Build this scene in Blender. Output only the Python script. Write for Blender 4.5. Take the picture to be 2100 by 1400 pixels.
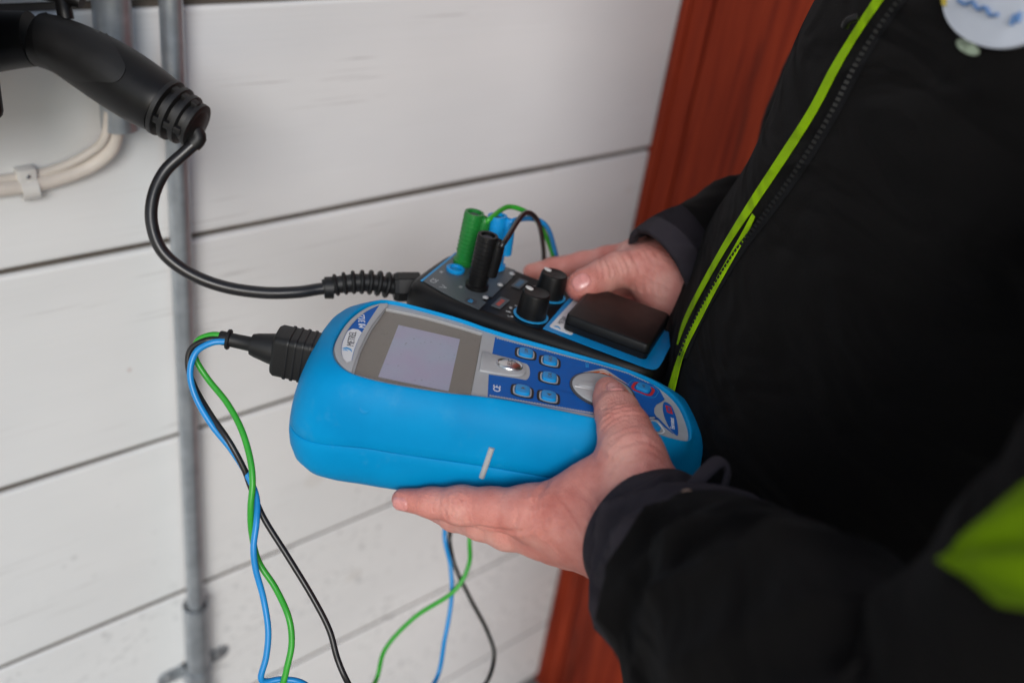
import bpy, bmesh, math, random
import numpy as np
from mathutils import Matrix, Vector
from mathutils.geometry import tessellate_polygon
from mathutils.bvhtree import BVHTree

for o in list(bpy.data.objects): bpy.data.objects.remove(o)
SC = bpy.context.scene
COL = SC.collection
rnd = random.Random(7)

# ------------------------------------------------------------------ camera
FPX = 2025.58                                    # focal length in photo pixels (2100 wide)
AX = np.array([0.75194503, -0.24690621, 0.61124135])    # wall direction / wall normal / up, in camera axes
AY = np.array([-0.64569297, -0.46276091, 0.60739850])
AZ = np.array([0.13288815, -0.85140452, -0.50739637])
MR = np.array([AX, AY, AZ])
CAM = np.array([0.0, -0.82, 1.51])
cd = bpy.data.cameras.new('camera')
cam = bpy.data.objects.new('camera', cd); COL.objects.link(cam); SC.camera = cam
cd.sensor_width = 36.0; cd.lens = FPX / 2100 * 36.0
cd.clip_start = 0.02; cd.clip_end = 500
cm = Matrix.Identity(4)
for i in range(3):
    cm[i][0] = MR[i][0]; cm[i][1] = -MR[i][1]; cm[i][2] = -MR[i][2]; cm[i][3] = CAM[i]
cam.matrix_world = cm
cd.dof.use_dof = True; cd.dof.focus_distance = 0.625; cd.dof.aperture_fstop = 4.0

# ------------------------------------------------------------------ light
SUN_EL, SUN_AZ = 27.0, 218.0          # azimuth from +Y clockwise
w = bpy.data.worlds.new('World'); SC.world = w; w.use_nodes = True
nt = w.node_tree; bg = nt.nodes['Background']
sky = nt.nodes.new('ShaderNodeTexSky'); sky.sky_type = 'NISHITA'; sky.sun_disc = False
sky.sun_elevation = math.radians(SUN_EL); sky.sun_rotation = math.radians(SUN_AZ)
sky.air_density = 1.3; sky.dust_density = 0.8; sky.ozone_density = 1.0
nt.links.new(sky.outputs[0], bg.inputs[0]); bg.inputs[1].default_value = 0.09
sl = bpy.data.lights.new('sun', 'SUN'); sun = bpy.data.objects.new('sun', sl); COL.objects.link(sun)
sl.energy = 1.5; sl.angle = math.radians(24); sl.color = (1.0, 0.985, 0.97)
a = math.radians(SUN_AZ); e = math.radians(SUN_EL)
sdir = Vector((math.sin(a) * math.cos(e), math.cos(a) * math.cos(e), math.sin(e)))
sun.rotation_euler = sdir.to_track_quat('Z', 'Y').to_euler(); sun.location = (0, -3, 5)
SC.view_settings.view_transform = 'Standard'; SC.view_settings.look = 'None'
SC.view_settings.exposure = 0.36; SC.view_settings.gamma = 1.0
SC.view_settings.use_curve_mapping = False
SC.render.resolution_x = 1024; SC.render.resolution_y = 682

# ------------------------------------------------------------------ helpers
def ray(px, py): return MR @ np.array([(px - 1050) / FPX, (py - 700) / FPX, 1.0])
def U(px, py, z): return CAM + ray(px, py) * z                       # photo pixel + distance -> world
def onwall(px, py, off=0.0):
    r = ray(px, py); return CAM + r * ((-off - CAM[1]) / r[1])
def proj(P):
    q = MR.T @ (np.asarray(P, float) - CAM); return 1050 + FPX * q[0] / q[2], 700 + FPX * q[1] / q[2]

def tag(o, label=None, cat=None, group=None, kind=None):
    if label: o['label'] = label
    if cat: o['category'] = cat
    if group: o['group'] = group
    if kind: o['kind'] = kind
    return o
def empty(name, M=None, loc=None):
    o = bpy.data.objects.new(name, None); COL.objects.link(o)
    o.empty_display_size = 0.02
    if M is not None: o.matrix_world = M
    if loc is not None: o.location = loc
    return o
def frame(O, x, y, z):
    M = Matrix.Identity(4)
    for i in range(3):
        M[i][0] = x[i]; M[i][1] = y[i]; M[i][2] = z[i]; M[i][3] = O[i]
    return M
def link(name, me, parent=None):
    o = bpy.data.objects.new(name, me); COL.objects.link(o)
    if parent is not None: o.parent = parent
    return o
def mk(name, geo, mat, parent=None, smooth=True, angle=40, world=False, bevel=0.0, seg=2):
    """geo = (verts, faces). world=True: verts are world coordinates, brought into the parent's space"""
    v, f = geo
    me = bpy.data.meshes.new(name)
    v = np.asarray(v, float)
    if world and parent is not None:
        Mi = np.array(wmat(parent).inverted())
        v = v @ Mi[:3, :3].T + Mi[:3, 3]
    me.from_pydata([tuple(map(float, p)) for p in v], [], [tuple(map(int, q)) for q in f])
    bm = bmesh.new(); bm.from_mesh(me)
    bmesh.ops.recalc_face_normals(bm, faces=bm.faces)
    if bevel > 0:
        ed = [x for x in bm.edges if len(x.link_faces) == 2 and x.calc_face_angle(0) > math.radians(35)]
        bmesh.ops.bevel(bm, geom=ed, offset=bevel, segments=seg, profile=0.5, affect='EDGES', clamp_overlap=True)
    bm.to_mesh(me); bm.free()
    if smooth:
        me.shade_smooth()
        me.set_sharp_from_angle(angle=math.radians(angle))
    if mat is not None:
        for m in (mat if isinstance(mat, (list, tuple)) else [mat]): me.materials.append(m)
    return link(name, me, parent)
def wmat(o):
    M = o.matrix_basis.copy()
    while o.parent is not None:
        o = o.parent; M = o.matrix_basis @ M
    return M
def join(*gs):
    V, F = [], []
    n = 0
    for v, f in gs:
        v = [tuple(p) for p in v]; V += v; F += [tuple(i + n for i in q) for q in f]; n += len(v)
    return V, F
def xf(geo, M):
    return [tuple(M @ Vector(p)) for p in geo[0]], geo[1]
def box(x0, x1, y0, y1, z0, z1):
    v = [(x, y, z) for z in (z0, z1) for (x, y) in ((x0, y0), (x1, y0), (x1, y1), (x0, y1))]
    return v, [(3, 2, 1, 0), (4, 5, 6, 7), (0, 1, 5, 4), (1, 2, 6, 5), (2, 3, 7, 6), (3, 0, 4, 7)]
def loft(rings, closed=True, cap0=True, cap1=True):
    n = len(rings[0]); V = [tuple(p) for r in rings for p in r]; F = []
    for i in range(len(rings) - 1):
        for j in range(n if closed else n - 1):
            k = (j + 1) % n
            F.append((i * n + j, i * n + k, (i + 1) * n + k, (i + 1) * n + j))
    if cap0: F.append(tuple(range(n - 1, -1, -1)))
    if cap1: F.append(tuple((len(rings) - 1) * n + j for j in range(n)))
    return V, F
def lathe(prof, n=32, O=(0, 0, 0), x=(1, 0, 0), y=(0, 1, 0), z=(0, 0, 1)):
    O, x, y, z = map(np.asarray, (O, x, y, z))
    rings = [[O + z * h + (x * math.cos(2 * math.pi * j / n) + y * math.sin(2 * math.pi * j / n)) * r for j in range(n)] for r, h in prof]
    return loft(rings)
def prism(outer, z0, z1, holes=()):
    loops = [[(float(p[0]), float(p[1])) for p in outer]] + [[(float(p[0]), float(p[1])) for p in h] for h in holes]
    bm = bmesh.new(); vs = []; es = []
    for l in loops:
        vv_ = [bm.verts.new((p[0] * 1000, p[1] * 1000, 0)) for p in l]; vs += vv_
        es += [bm.edges.new((vv_[i], vv_[(i + 1) % len(vv_)])) for i in range(len(vv_))]
    bm.verts.index_update()
    if holes: bmesh.ops.triangle_fill(bm, use_beauty=True, use_dissolve=False, edges=es, normal=(0, 0, 1))
    else: bmesh.ops.triangulate(bm, faces=[bm.faces.new(vs)])
    tri = [tuple(v.index for v in f.verts) for f in bm.faces]; bm.free()
    flat = [p for l in loops for p in l]; n = len(flat)
    V = [(p[0], p[1], z0) for p in flat] + [(p[0], p[1], z1) for p in flat]
    F = [tuple(t) for t in tri] + [tuple(i + n for i in reversed(t)) for t in tri]
    b = 0
    for l in loops:
        m = len(l)
        for i in range(m): F.append((b + i, b + (i + 1) % m, b + (i + 1) % m + n, b + i + n))
        b += m
    return V, F
def rrect(cx, cy, hx, hy, r, n=6, rot=0.0):
    P = []
    for sx, sy, a0 in ((1, 1, 0), (-1, 1, 90), (-1, -1, 180), (1, -1, 270)):
        for i in range(n + 1):
            t = math.radians(a0 + 90 * i / n)
            P.append((sx * (hx - r) + r * math.cos(t), sy * (hy - r) + r * math.sin(t)))
    c, s = math.cos(rot), math.sin(rot)
    return [(cx + c * x - s * y, cy + s * x + c * y) for x, y in P]
def ellipse(cx, cy, rx, ry, n=32, rot=0.0):
    c, s = math.cos(rot), math.sin(rot); P = []
    for i in range(n):
        t = 2 * math.pi * i / n; x = rx * math.cos(t); y = ry * math.sin(t)
        P.append((cx + c * x - s * y, cy + s * x + c * y))
    return P
def smoothpoly(P, n=4, closed=True):
    """Catmull-Rom through 2-D / 3-D points"""
    P = [np.asarray(p, float) for p in P]; m = len(P); out = []
    for i in range(m if closed else m - 1):
        g = lambda k: P[k % m] if closed else P[min(max(k, 0), m - 1)]
        a_, b, c, d = g(i - 1), g(i), g(i + 1), g(i + 2)
        for j in range(n):
            t = j / n
            out.append(0.5 * ((2 * b) + (-a_ + c) * t + (2 * a_ - 5 * b + 4 * c - d) * t * t + (-a_ + 3 * b - 3 * c + d) * t ** 3))
    if not closed: out.append(P[-1])
    return out
def tube(path, r, n=12, sub=8, rfun=None, cap=True, flat=1.0):
    P = smoothpoly(path, sub, False) if sub > 1 else [np.asarray(p, float) for p in path]
    m = len(P); rings = []
    T = [P[min(i + 1, m - 1)] - P[max(i - 1, 0)] for i in range(m)]
    T = [t / np.linalg.norm(t) for t in T]
    u = np.cross(T[0], [0, 0, 1.0])
    if np.linalg.norm(u) < 1e-3: u = np.cross(T[0], [1.0, 0, 0])
    u /= np.linalg.norm(u)
    for i in range(m):
        u = u - T[i] * (u @ T[i]); u /= np.linalg.norm(u); v = np.cross(T[i], u)
        rr = r if rfun is None else rfun(i / (m - 1))
        rings.append([P[i] + (u * math.cos(2 * math.pi * j / n) + v * flat * math.sin(2 * math.pi * j / n)) * rr for j in range(n)])
    return loft(rings, cap0=cap, cap1=cap)
def textgeo(s, size, depth=0.0002, shear=0.0, bold=0.0, res=3):
    c = bpy.data.curves.new('t', 'FONT'); c.body = s; c.size = size; c.extrude = depth; c.offset = bold
    c.align_x = 'CENTER'; c.align_y = 'CENTER'; c.shear = shear; c.resolution_u = res
    o = bpy.data.objects.new('t', c); COL.objects.link(o)
    dg = bpy.context.evaluated_depsgraph_get()
    me = o.evaluated_get(dg).to_mesh()
    V = [tuple(v.co) for v in me.vertices]; F = [tuple(p.vertices) for p in me.polygons]
    bpy.data.objects.remove(o); bpy.data.curves.remove(c)
    return V, F
def place(geo, O, x, y):
    O, x, y = (np.asarray(k, float) for k in (O, x, y)); x = x / np.linalg.norm(x)
    y = y - x * (x @ y); y /= np.linalg.norm(y); z = np.cross(x, y)
    return [tuple(O + x * p[0] + y * p[1] + z * p[2]) for p in geo[0]], geo[1]

def unit(v): return v / np.linalg.norm(v)
# ---- signed distance helpers (hands, head)
def sd_seg(p, a_, b, ra, rb):
    a_ = np.asarray(a_, float); ab = np.asarray(b, float) - a_
    t = np.clip(((p - a_) @ ab) / max(ab @ ab, 1e-12), 0, 1)
    return np.linalg.norm(p - a_ - t[:, None] * ab, axis=1) - (ra + (rb - ra) * t)
def sd_ell(p, c, ax, R):
    q = (p - np.asarray(c)) @ np.asarray(ax).T / np.asarray(R)
    k = np.linalg.norm(q, axis=1); return (k - 1) * min(R)
def smin(a_, b, k):
    h = np.clip(0.5 + 0.5 * (b - a_) / k, 0, 1); return b + (a_ - b) * h - k * h * (1 - h)
def smax(a_, b, k): return -smin(-a_, -b, k)
def nets(f, lo, hi, h):
    lo = np.asarray(lo, float); N = np.ceil((np.asarray(hi) - lo) / h).astype(int) + 1
    g = [lo[i] + h * np.arange(N[i]) for i in range(3)]
    Vv = np.empty(N)
    K = 4; gc = [lo[i] + h * (np.arange(0, N[i], K) + (K - 1) / 2) for i in range(3)]
    G = np.stack(np.meshgrid(*gc, indexing='ij'), -1); Cv = f(G.reshape(-1, 3)).reshape(G.shape[:3])
    Vv[:] = np.repeat(np.repeat(np.repeat(Cv, K, 0), K, 1), K, 2)[:N[0], :N[1], :N[2]]
    near = np.argwhere(np.abs(Vv) < 7.5 * h)
    for i in range(0, len(near), 200000):
        q = near[i:i + 200000]; Vv[q[:, 0], q[:, 1], q[:, 2]] = f(lo + q * h)
    S = Vv < 0
    C = [(i, j, k) for i in (0, 1) for j in (0, 1) for k in (0, 1)]
    sl_ = lambda A, c: A[c[0]:A.shape[0] - 1 + c[0], c[1]:A.shape[1] - 1 + c[1], c[2]:A.shape[2] - 1 + c[2]]
    cnt = sum(sl_(S, c).astype(int) for c in C)
    act = (cnt > 0) & (cnt < 8)
    idx = -np.ones(act.shape, int); ids = np.argwhere(act); idx[act] = np.arange(len(ids))
    acc = np.zeros((len(ids), 3)); num = np.zeros(len(ids))
    for c in C:
        for ax in range(3):
            if c[ax] == 0:
                d = list(c); d[ax] = 1
                va = sl_(Vv, c)[act]; vb = sl_(Vv, d)[act]; m = (va < 0) != (vb < 0)
                t = np.where(m, va / np.where(m, va - vb, 1), 0)
                p = np.tile(np.array(c, float), (len(ids), 1)); p[:, ax] += t
                acc[m] += p[m]; num[m] += 1
    V = lo + (ids + acc / num[:, None]) * h
    F = []
    for ax in range(3):
        o1, o2 = [k for k in range(3) if k != ax]
        A = S; sA = [slice(None)] * 3; sB = [slice(None)] * 3
        sA[ax] = slice(0, -1); sB[ax] = slice(1, None)
        ch = A[tuple(sA)] != A[tuple(sB)]
        e_ = np.argwhere(ch)
        e_ = e_[(e_[:, o1] > 0) & (e_[:, o2] > 0) & (e_[:, o1] < N[o1] - 1) & (e_[:, o2] < N[o2] - 1)]
        q = []
        for d1, d2 in ((0, 0), (1, 0), (1, 1), (0, 1)):
            c = e_.copy(); c[:, o1] -= d1; c[:, o2] -= d2; q.append(idx[c[:, 0], c[:, 1], c[:, 2]])
        F.append(np.stack(q, 1))
    return V, np.concatenate(F)

# ------------------------------------------------------------------ materials
def newmat(name):
    m = bpy.data.materials.new(name); m.use_nodes = True
    return m, m.node_tree.nodes, m.node_tree.links, m.node_tree.nodes['Principled BSDF']
def srgb(r, g, b):
    f = lambda c: (c / 255 / 12.92) if c / 255 < 0.04045 else ((c / 255 + 0.055) / 1.055) ** 2.4
    return (f(r), f(g), f(b))
def mat(name, c, rough=0.5, var=0.08, scale=60, bump=0.0, bscale=800, metal=0.0, spec=0.5, coat=0.0, rvar=0.1, dist=0.0006, c2=None, sheen=0.0, sss=0.0):
    m, N, L, B = newmat(name)
    tc = N.new('ShaderNodeTexCoord')
    no = N.new('ShaderNodeTexNoise'); no.inputs['Scale'].default_value = scale; no.inputs['Detail'].default_value = 5
    L.new(tc.outputs['Object'], no.inputs['Vector'])
    mx = N.new('ShaderNodeMix'); mx.data_type = 'RGBA'
    ca = tuple(max(0, x * (1 - var)) for x in c); cb = c2 if c2 else tuple(min(1, x * (1 + var)) for x in c)
    mx.inputs[6].default_value = (*ca, 1); mx.inputs[7].default_value = (*cb, 1)
    mr = N.new('ShaderNodeMapRange'); mr.inputs[1].default_value = 0.3; mr.inputs[2].default_value = 0.7
    L.new(no.outputs[0], mr.inputs[0]); L.new(mr.outputs[0], mx.inputs[0]); L.new(mx.outputs[2], B.inputs['Base Color'])
    r2 = N.new('ShaderNodeMapRange'); r2.inputs[3].default_value = max(0.02, rough - rvar); r2.inputs[4].default_value = min(1, rough + rvar)
    L.new(no.outputs[0], r2.inputs[0]); L.new(r2.outputs[0], B.inputs['Roughness'])
    B.inputs['Metallic'].default_value = metal; B.inputs['Specular IOR Level'].default_value = spec
    B.inputs['Coat Weight'].default_value = coat; B.inputs['Coat Roughness'].default_value = 0.08
    if sheen: B.inputs['Sheen Weight'].default_value = sheen; B.inputs['Sheen Roughness'].default_value = 0.5
    if sss:
        B.inputs['Subsurface Weight'].default_value = sss; B.inputs['Subsurface Radius'].default_value = (0.008, 0.003, 0.0015)
        B.inputs['Subsurface Scale'].default_value = 0.6
    if bump > 0:
        nb = N.new('ShaderNodeTexNoise'); nb.inputs['Scale'].default_value = bscale; nb.inputs['Detail'].default_value = 3
        L.new(tc.outputs['Object'], nb.inputs['Vector'])
        bp = N.new('ShaderNodeBump'); bp.inputs['Strength'].default_value = bump; bp.inputs['Distance'].default_value = dist
        L.new(nb.outputs[0], bp.inputs['Height']); L.new(bp.outputs[0], B.inputs['Normal'])
    return m

def mat_board(white=True):
    m, N, L, B = newmat('white_paint' if white else 'red_paint')
    tc = N.new('ShaderNodeTexCoord')
    def noise(scale, sc3, detail=5, dist=0.0):
        mp = N.new('ShaderNodeMapping'); mp.inputs['Scale'].default_value = sc3
        L.new(tc.outputs['Object'], mp.inputs['Vector'])
        n = N.new('ShaderNodeTexNoise'); n.inputs['Scale'].default_value = scale; n.inputs['Detail'].default_value = detail
        n.inputs['Distortion'].default_value = dist
        L.new(mp.outputs[0], n.inputs['Vector']); return n.outputs[0]
    def ramp(src, a_, b, lo=0.0, hi=1.0):
        r = N.new('ShaderNodeMapRange'); r.inputs[1].default_value = a_; r.inputs[2].default_value = b
        r.inputs[3].default_value = lo; r.inputs[4].default_value = hi
        L.new(src, r.inputs[0]); return r.outputs[0]
    def mul(a_, b):
        q = N.new('ShaderNodeMath'); q.operation = 'MULTIPLY'; L.new(a_, q.inputs[0])
        if isinstance(b, float): q.inputs[1].default_value = b
        else: L.new(b, q.inputs[1])
        return q.outputs[0]
    def mixc(fac, ca, cb):
        q = N.new('ShaderNodeMix'); q.data_type = 'RGBA'; L.new(fac, q.inputs[0])
        for k, c in ((6, ca), (7, cb)):
            if isinstance(c, tuple): q.inputs[k].default_value = (*c, 1)
            else: L.new(c, q.inputs[k])
        return q.outputs[2]
    if white:
        grain = noise(5, (1.2, 1, 34), 6, 0.4); big = noise(3.2, (1, 1, 2.2), 3)
        col = mixc(ramp(big, 0.35, 0.7), (0.735, 0.748, 0.758), (0.80, 0.812, 0.82))
        # fine cracks in the paint along the grain
        crack = mul(ramp(noise(7, (0.9, 1, 46), 4, 0.6), 0.62, 0.70), ramp(noise(4, (1, 1, 3), 2), 0.48, 0.60))
        col = mixc(mul(crack, 0.5), col, (0.30, 0.28, 0.27))
        # knots that shine through
        kn = N.new('ShaderNodeTexVoronoi'); kn.inputs['Scale'].default_value = 5.5
        mp = N.new('ShaderNodeMapping'); mp.inputs['Scale'].default_value = (0.75, 0.0, 1.0); L.new(tc.outputs['Object'], mp.inputs['Vector'])
        L.new(mp.outputs[0], kn.inputs['Vector'])
        col = mixc(mul(ramp(kn.outputs['Distance'], 0.075, 0.055), 0.16), col, (0.50, 0.44, 0.36))
        # small reddish specks
        sp = N.new('ShaderNodeTexVoronoi'); sp.inputs['Scale'].default_value = 11
        mp2 = N.new('ShaderNodeMapping'); mp2.inputs['Scale'].default_value = (1, 0.0, 1); mp2.inputs['Location'].default_value = (3.3, 0, 1.7)
        L.new(tc.outputs['Object'], mp2.inputs['Vector']); L.new(mp2.outputs[0], sp.inputs['Vector'])
        col = mixc(mul(ramp(sp.outputs['Distance'], 0.034, 0.02), 0.5), col, (0.36, 0.17, 0.13))
        # splashed dirt near the ground
        sx = N.new('ShaderNodeSeparateXYZ'); L.new(tc.outputs['Object'], sx.inputs[0])
        low = ramp(sx.outputs[2], 0.72, 0.50)
        dirt = mul(mul(ramp(noise(95, (0.8, 1, 1.2), 6), 0.54, 0.64), ramp(noise(6.5, (1, 1, 2.2), 3), 0.44, 0.60)), low)
        col = mixc(mul(dirt, 0.5), col, (0.30, 0.31, 0.32))
        fl = N.new('ShaderNodeTexVoronoi'); fl.inputs['Scale'].default_value = 38
        mp3 = N.new('ShaderNodeMapping'); mp3.inputs['Scale'].default_value = (1, 0.0, 1); L.new(tc.outputs['Object'], mp3.inputs['Vector'])
        L.new(mp3.outputs[0], fl.inputs['Vector'])
        fleck = mul(mul(ramp(fl.outputs['Distance'], 0.17, 0.09), ramp(noise(9, (1, 1, 1), 2), 0.50, 0.58)), ramp(sx.outputs[2], 0.86, 0.62))
        col = mixc(mul(fleck, 0.42), col, (0.27, 0.27, 0.28))
        hgt = grain; B.inputs['Roughness'].default_value = 0.55; bs, bd = 0.28, 0.0012
    else:
        grain = noise(7, (14, 14, 0.8), 6, 0.5); big = noise(4, (1, 1, 0.6), 3)
        col = mixc(ramp(grain, 0.3, 0.7), srgb(120, 36, 19), srgb(168, 62, 33))
        col = mixc(mul(ramp(big, 0.45, 0.7), 0.5), col, srgb(138, 44, 22))
        st = mul(ramp(noise(10, (5, 5, 0.5), 4, 0.3), 0.56, 0.72), 0.5)
        col = mixc(st, col, (0.03, 0.012, 0.01))
        hgt = grain; B.inputs['Roughness'].default_value = 0.7; B.inputs['Specular IOR Level'].default_value = 0.2; bs, bd = 0.5, 0.0015
    L.new(col, B.inputs['Base Color'])
    bp = N.new('ShaderNodeBump'); bp.inputs['Strength'].default_value = bs; bp.inputs['Distance'].default_value = bd
    L.new(hgt, bp.inputs['Height']); L.new(bp.outputs[0], B.inputs['Normal'])
    return m

def mat_skin():
    m, N, L, B = newmat('skin')
    tc = N.new('ShaderNodeTexCoord')
    def noise(s, d=4):
        n = N.new('ShaderNodeTexNoise'); n.inputs['Scale'].default_value = s; n.inputs['Detail'].default_value = d
        L.new(tc.outputs['Object'], n.inputs['Vector']); return n.outputs[0]
    cr = N.new('ShaderNodeValToRGB'); e_ = cr.color_ramp.elements
    e_[0].position = 0.28; e_[0].color = (*srgb(190, 112, 101), 1); e_[1].position = 0.72; e_[1].color = (*srgb(218, 160, 148), 1)
    x = cr.color_ramp.elements.new(0.5); x.color = (*srgb(208, 138, 127), 1)
    L.new(noise(38), cr.inputs[0])
    mx = N.new('ShaderNodeMix'); mx.data_type = 'RGBA'; mx.blend_type = 'MULTIPLY'
    mr = N.new('ShaderNodeMapRange'); mr.inputs[1].default_value = 0.5; mr.inputs[2].default_value = 0.75; mr.inputs[4].default_value = 0.32
    L.new(noise(210, 5), mr.inputs[0]); L.new(mr.outputs[0], mx.inputs[0]); L.new(cr.outputs[0], mx.inputs[6]); mx.inputs[7].default_value = (0.86, 0.70, 0.66, 1)
    L.new(mx.outputs[2], B.inputs['Base Color'])
    B.inputs['Roughness'].default_value = 0.52; B.inputs['Specular IOR Level'].default_value = 0.4
    B.inputs['Subsurface Weight'].default_value = 0.25; B.inputs['Subsurface Radius'].default_value = (0.010, 0.0035, 0.002)
    B.inputs['Subsurface Scale'].default_value = 0.5
    vo = N.new('ShaderNodeTexVoronoi'); vo.inputs['Scale'].default_value = 900; L.new(tc.outputs['Object'], vo.inputs['Vector'])
    ad = N.new('ShaderNodeMath'); ad.operation = 'MULTIPLY_ADD'; ad.inputs[1].default_value = 1.6
    L.new(noise(150, 6), ad.inputs[0]); L.new(vo.outputs['Distance'], ad.inputs[2])
    bp = N.new('ShaderNodeBump'); bp.inputs['Strength'].default_value = 0.45; bp.inputs['Distance'].default_value = 0.0009
    L.new(ad.outputs[0], bp.inputs['Height']); L.new(bp.outputs[0], B.inputs['Normal'])
    return m

def mat_fabric(name, c, scale=900):
    m, N, L, B = newmat(name)
    tc = N.new('ShaderNodeTexCoord')
    n = N.new('ShaderNodeTexNoise'); n.inputs['Scale'].default_value = 9; n.inputs['Detail'].default_value = 5; L.new(tc.outputs['Object'], n.inputs['Vector'])
    mx = N.new('ShaderNodeMix'); mx.data_type = 'RGBA'; L.new(n.outputs[0], mx.inputs[0])
    mx.inputs[6].default_value = (*[x * 0.75 for x in c], 1); mx.inputs[7].default_value = (*[x * 1.25 for x in c], 1)
    L.new(mx.outputs[2], B.inputs['Base Color']); B.inputs['Roughness'].default_value = 0.95; B.inputs['Specular IOR Level'].default_value = 0.08; B.inputs['Sheen Weight'].default_value = 0.035; B.inputs['Sheen Roughness'].default_value = 0.55; B.inputs['Sheen Tint'].default_value = (0.6, 0.57, 0.58, 1)
    v = N.new('ShaderNodeTexVoronoi'); v.inputs['Scale'].default_value = scale; L.new(tc.outputs['Object'], v.inputs['Vector'])
    b1 = N.new('ShaderNodeBump'); b1.inputs['Strength'].default_value = 0.4; b1.inputs['Distance'].default_value = 0.0006
    L.new(v.outputs['Distance'], b1.inputs['Height'])
    mp = N.new('ShaderNodeMapping'); mp.inputs['Rotation'].default_value = (0.4, 0.7, 0.3); mp.inputs['Scale'].default_value = (1.0, 1.0, 2.6); L.new(tc.outputs['Object'], mp.inputs['Vector'])
    nf = N.new('ShaderNodeTexNoise'); nf.inputs['Scale'].default_value = 9; nf.inputs['Detail'].default_value = 2; nf.inputs['Distortion'].default_value = 0.8; L.new(mp.outputs[0], nf.inputs['Vector'])
    b2 = N.new('ShaderNodeBump'); b2.inputs['Strength'].default_value = 0.7; b2.inputs['Distance'].default_value = 0.035
    L.new(nf.outputs[0], b2.inputs['Height']); L.new(b2.outputs[0], b1.inputs['Normal'])
    L.new(b1.outputs[0], B.inputs['Normal'])
    return m

def scuff(m, col, amt, sc):
    N = m.node_tree.nodes; L = m.node_tree.links; B = N['Principled BSDF']; src = B.inputs['Base Color'].links[0].from_socket
    tc = N.new('ShaderNodeTexCoord'); a_ = N.new('ShaderNodeTexNoise'); a_.inputs['Scale'].default_value = sc; a_.inputs['Detail'].default_value = 8; a_.inputs['Roughness'].default_value = 0.7
    L.new(tc.outputs['Object'], a_.inputs['Vector']); r = N.new('ShaderNodeMapRange'); r.inputs[1].default_value = 0.56; r.inputs[2].default_value = 0.78; r.inputs[4].default_value = amt
    L.new(a_.outputs[0], r.inputs[0]); x = N.new('ShaderNodeMix'); x.data_type = 'RGBA'; L.new(r.outputs[0], x.inputs[0]); L.new(src, x.inputs[6]); x.inputs[7].default_value = (*col, 1)
    L.new(x.outputs[2], B.inputs['Base Color'])
WHITE = mat_board(True); RED = mat_board(False); SKIN = mat_skin()
BLUE = mat('blue_rubber', (0.0, 0.262, 0.585), 0.5, 0.07, 24, 0.15, 1600, c2=(0.0, 0.295, 0.63), dist=0.0002, spec=0.10)
scuff(BLUE, (0.10, 0.36, 0.60), 0.22, 55)
DKBLUE = mat('blue_print', (0.0, 0.108, 0.44), 0.5, 0.05, 200, 0.1, 2500, dist=0.0001, spec=0.2)
KEYBLUE = mat('blue_key', (0.002, 0.27, 0.64), 0.35, 0.04, 100)
GREY = mat('grey_plastic', srgb(176, 177, 178), 0.38, 0.04, 90, 0.08, 2200, dist=0.0001)
DGREY = mat('dark_grey_print', srgb(82, 88, 92), 0.45, 0.05, 80)
BLK = mat('black_rubber', (0.0064, 0.0060, 0.0062), 0.52, 0.2, 60, 0.15, 1500, dist=0.0002)
BLKP = mat('black_plastic', (0.0068, 0.0064, 0.0066), 0.42, 0.2, 90, 0.25, 2600, dist=0.00015, spec=0.27)
BLKC = mat('black_cable', (0.014, 0.013, 0.014), 0.32, 0.2, 80)
GRNC = mat('green_cable', (0.035, 0.36, 0.03), 0.35, 0.08, 80)
BLUC = mat('blue_cable', (0.01, 0.25, 0.62), 0.35, 0.08, 80)
GRNP = mat('green_plastic', (0.012, 0.19, 0.03), 0.4, 0.1, 120)
CHROME = mat('chrome', (0.66, 0.66, 0.67), 0.30, 0.05, 50, metal=1.0, rvar=0.04)
STEEL = mat('galvanised_steel', srgb(168, 174, 180), 0.34, 0.10, 60, 0.1, 300, metal=0.7, rvar=0.08, c2=srgb(184, 190, 195), dist=0.0003)
WHT = mat('white_plastic', (0.72, 0.71, 0.69), 0.45, 0.04, 70)
CREAM = mat('white_cable', srgb(214, 206, 198), 0.5, 0.06, 50)
PAPER = mat('white_label', (0.78, 0.78, 0.78), 0.45, 0.02, 60)
ORANGE = mat('orange_print', (0.72, 0.13, 0.01), 0.45, 0.04, 60)
REDP = mat('red_print', (0.58, 0.02, 0.03), 0.45, 0.04, 60)
CYAN = mat('cyan_print', (0.02, 0.32, 0.66), 0.45, 0.04, 60)
INK = mat('dark_print', (0.06, 0.06, 0.07), 0.5, 0.04, 60)
TAUPE = mat('display_surround', srgb(128, 121, 111), 0.4, 0.05, 120)
LCD = mat('display_panel', srgb(186, 174, 206), 0.35, 0.03, 34, c2=srgb(176, 188, 210))
JACKET = mat_fabric('black_softshell', (0.0046, 0.0041, 0.0040))
CUFF = mat_fabric('charcoal_cuff', (0.034, 0.029, 0.036), 1400)
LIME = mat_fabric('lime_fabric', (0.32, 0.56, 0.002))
TROUS = mat_fabric('black_trousers', (0.014, 0.014, 0.016))
NAIL = mat('fingernail', srgb(212, 142, 136), 0.28, 0.05, 300, spec=0.6)
GAPM = mat('dark_backing', (0.02, 0.02, 0.02), 0.9, 0.2, 20)
JOINT = mat('dark_joint', (0.10, 0.085, 0.072), 0.9, 0.2, 20)
SCREW = mat('screw_steel', (0.55, 0.56, 0.58), 0.3, 0.1, 120, metal=0.9)
HAIR = mat('brown_hair', (0.05, 0.03, 0.02), 0.6, 0.3, 300, 0.5, 500)
SOLE = mat('boot_leather', (0.03, 0.025, 0.02), 0.6, 0.2, 80)
GROUND = mat('ground_paving', (0.26, 0.255, 0.25), 0.85, 0.25, 14, 0.6, 120, dist=0.004)
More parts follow.
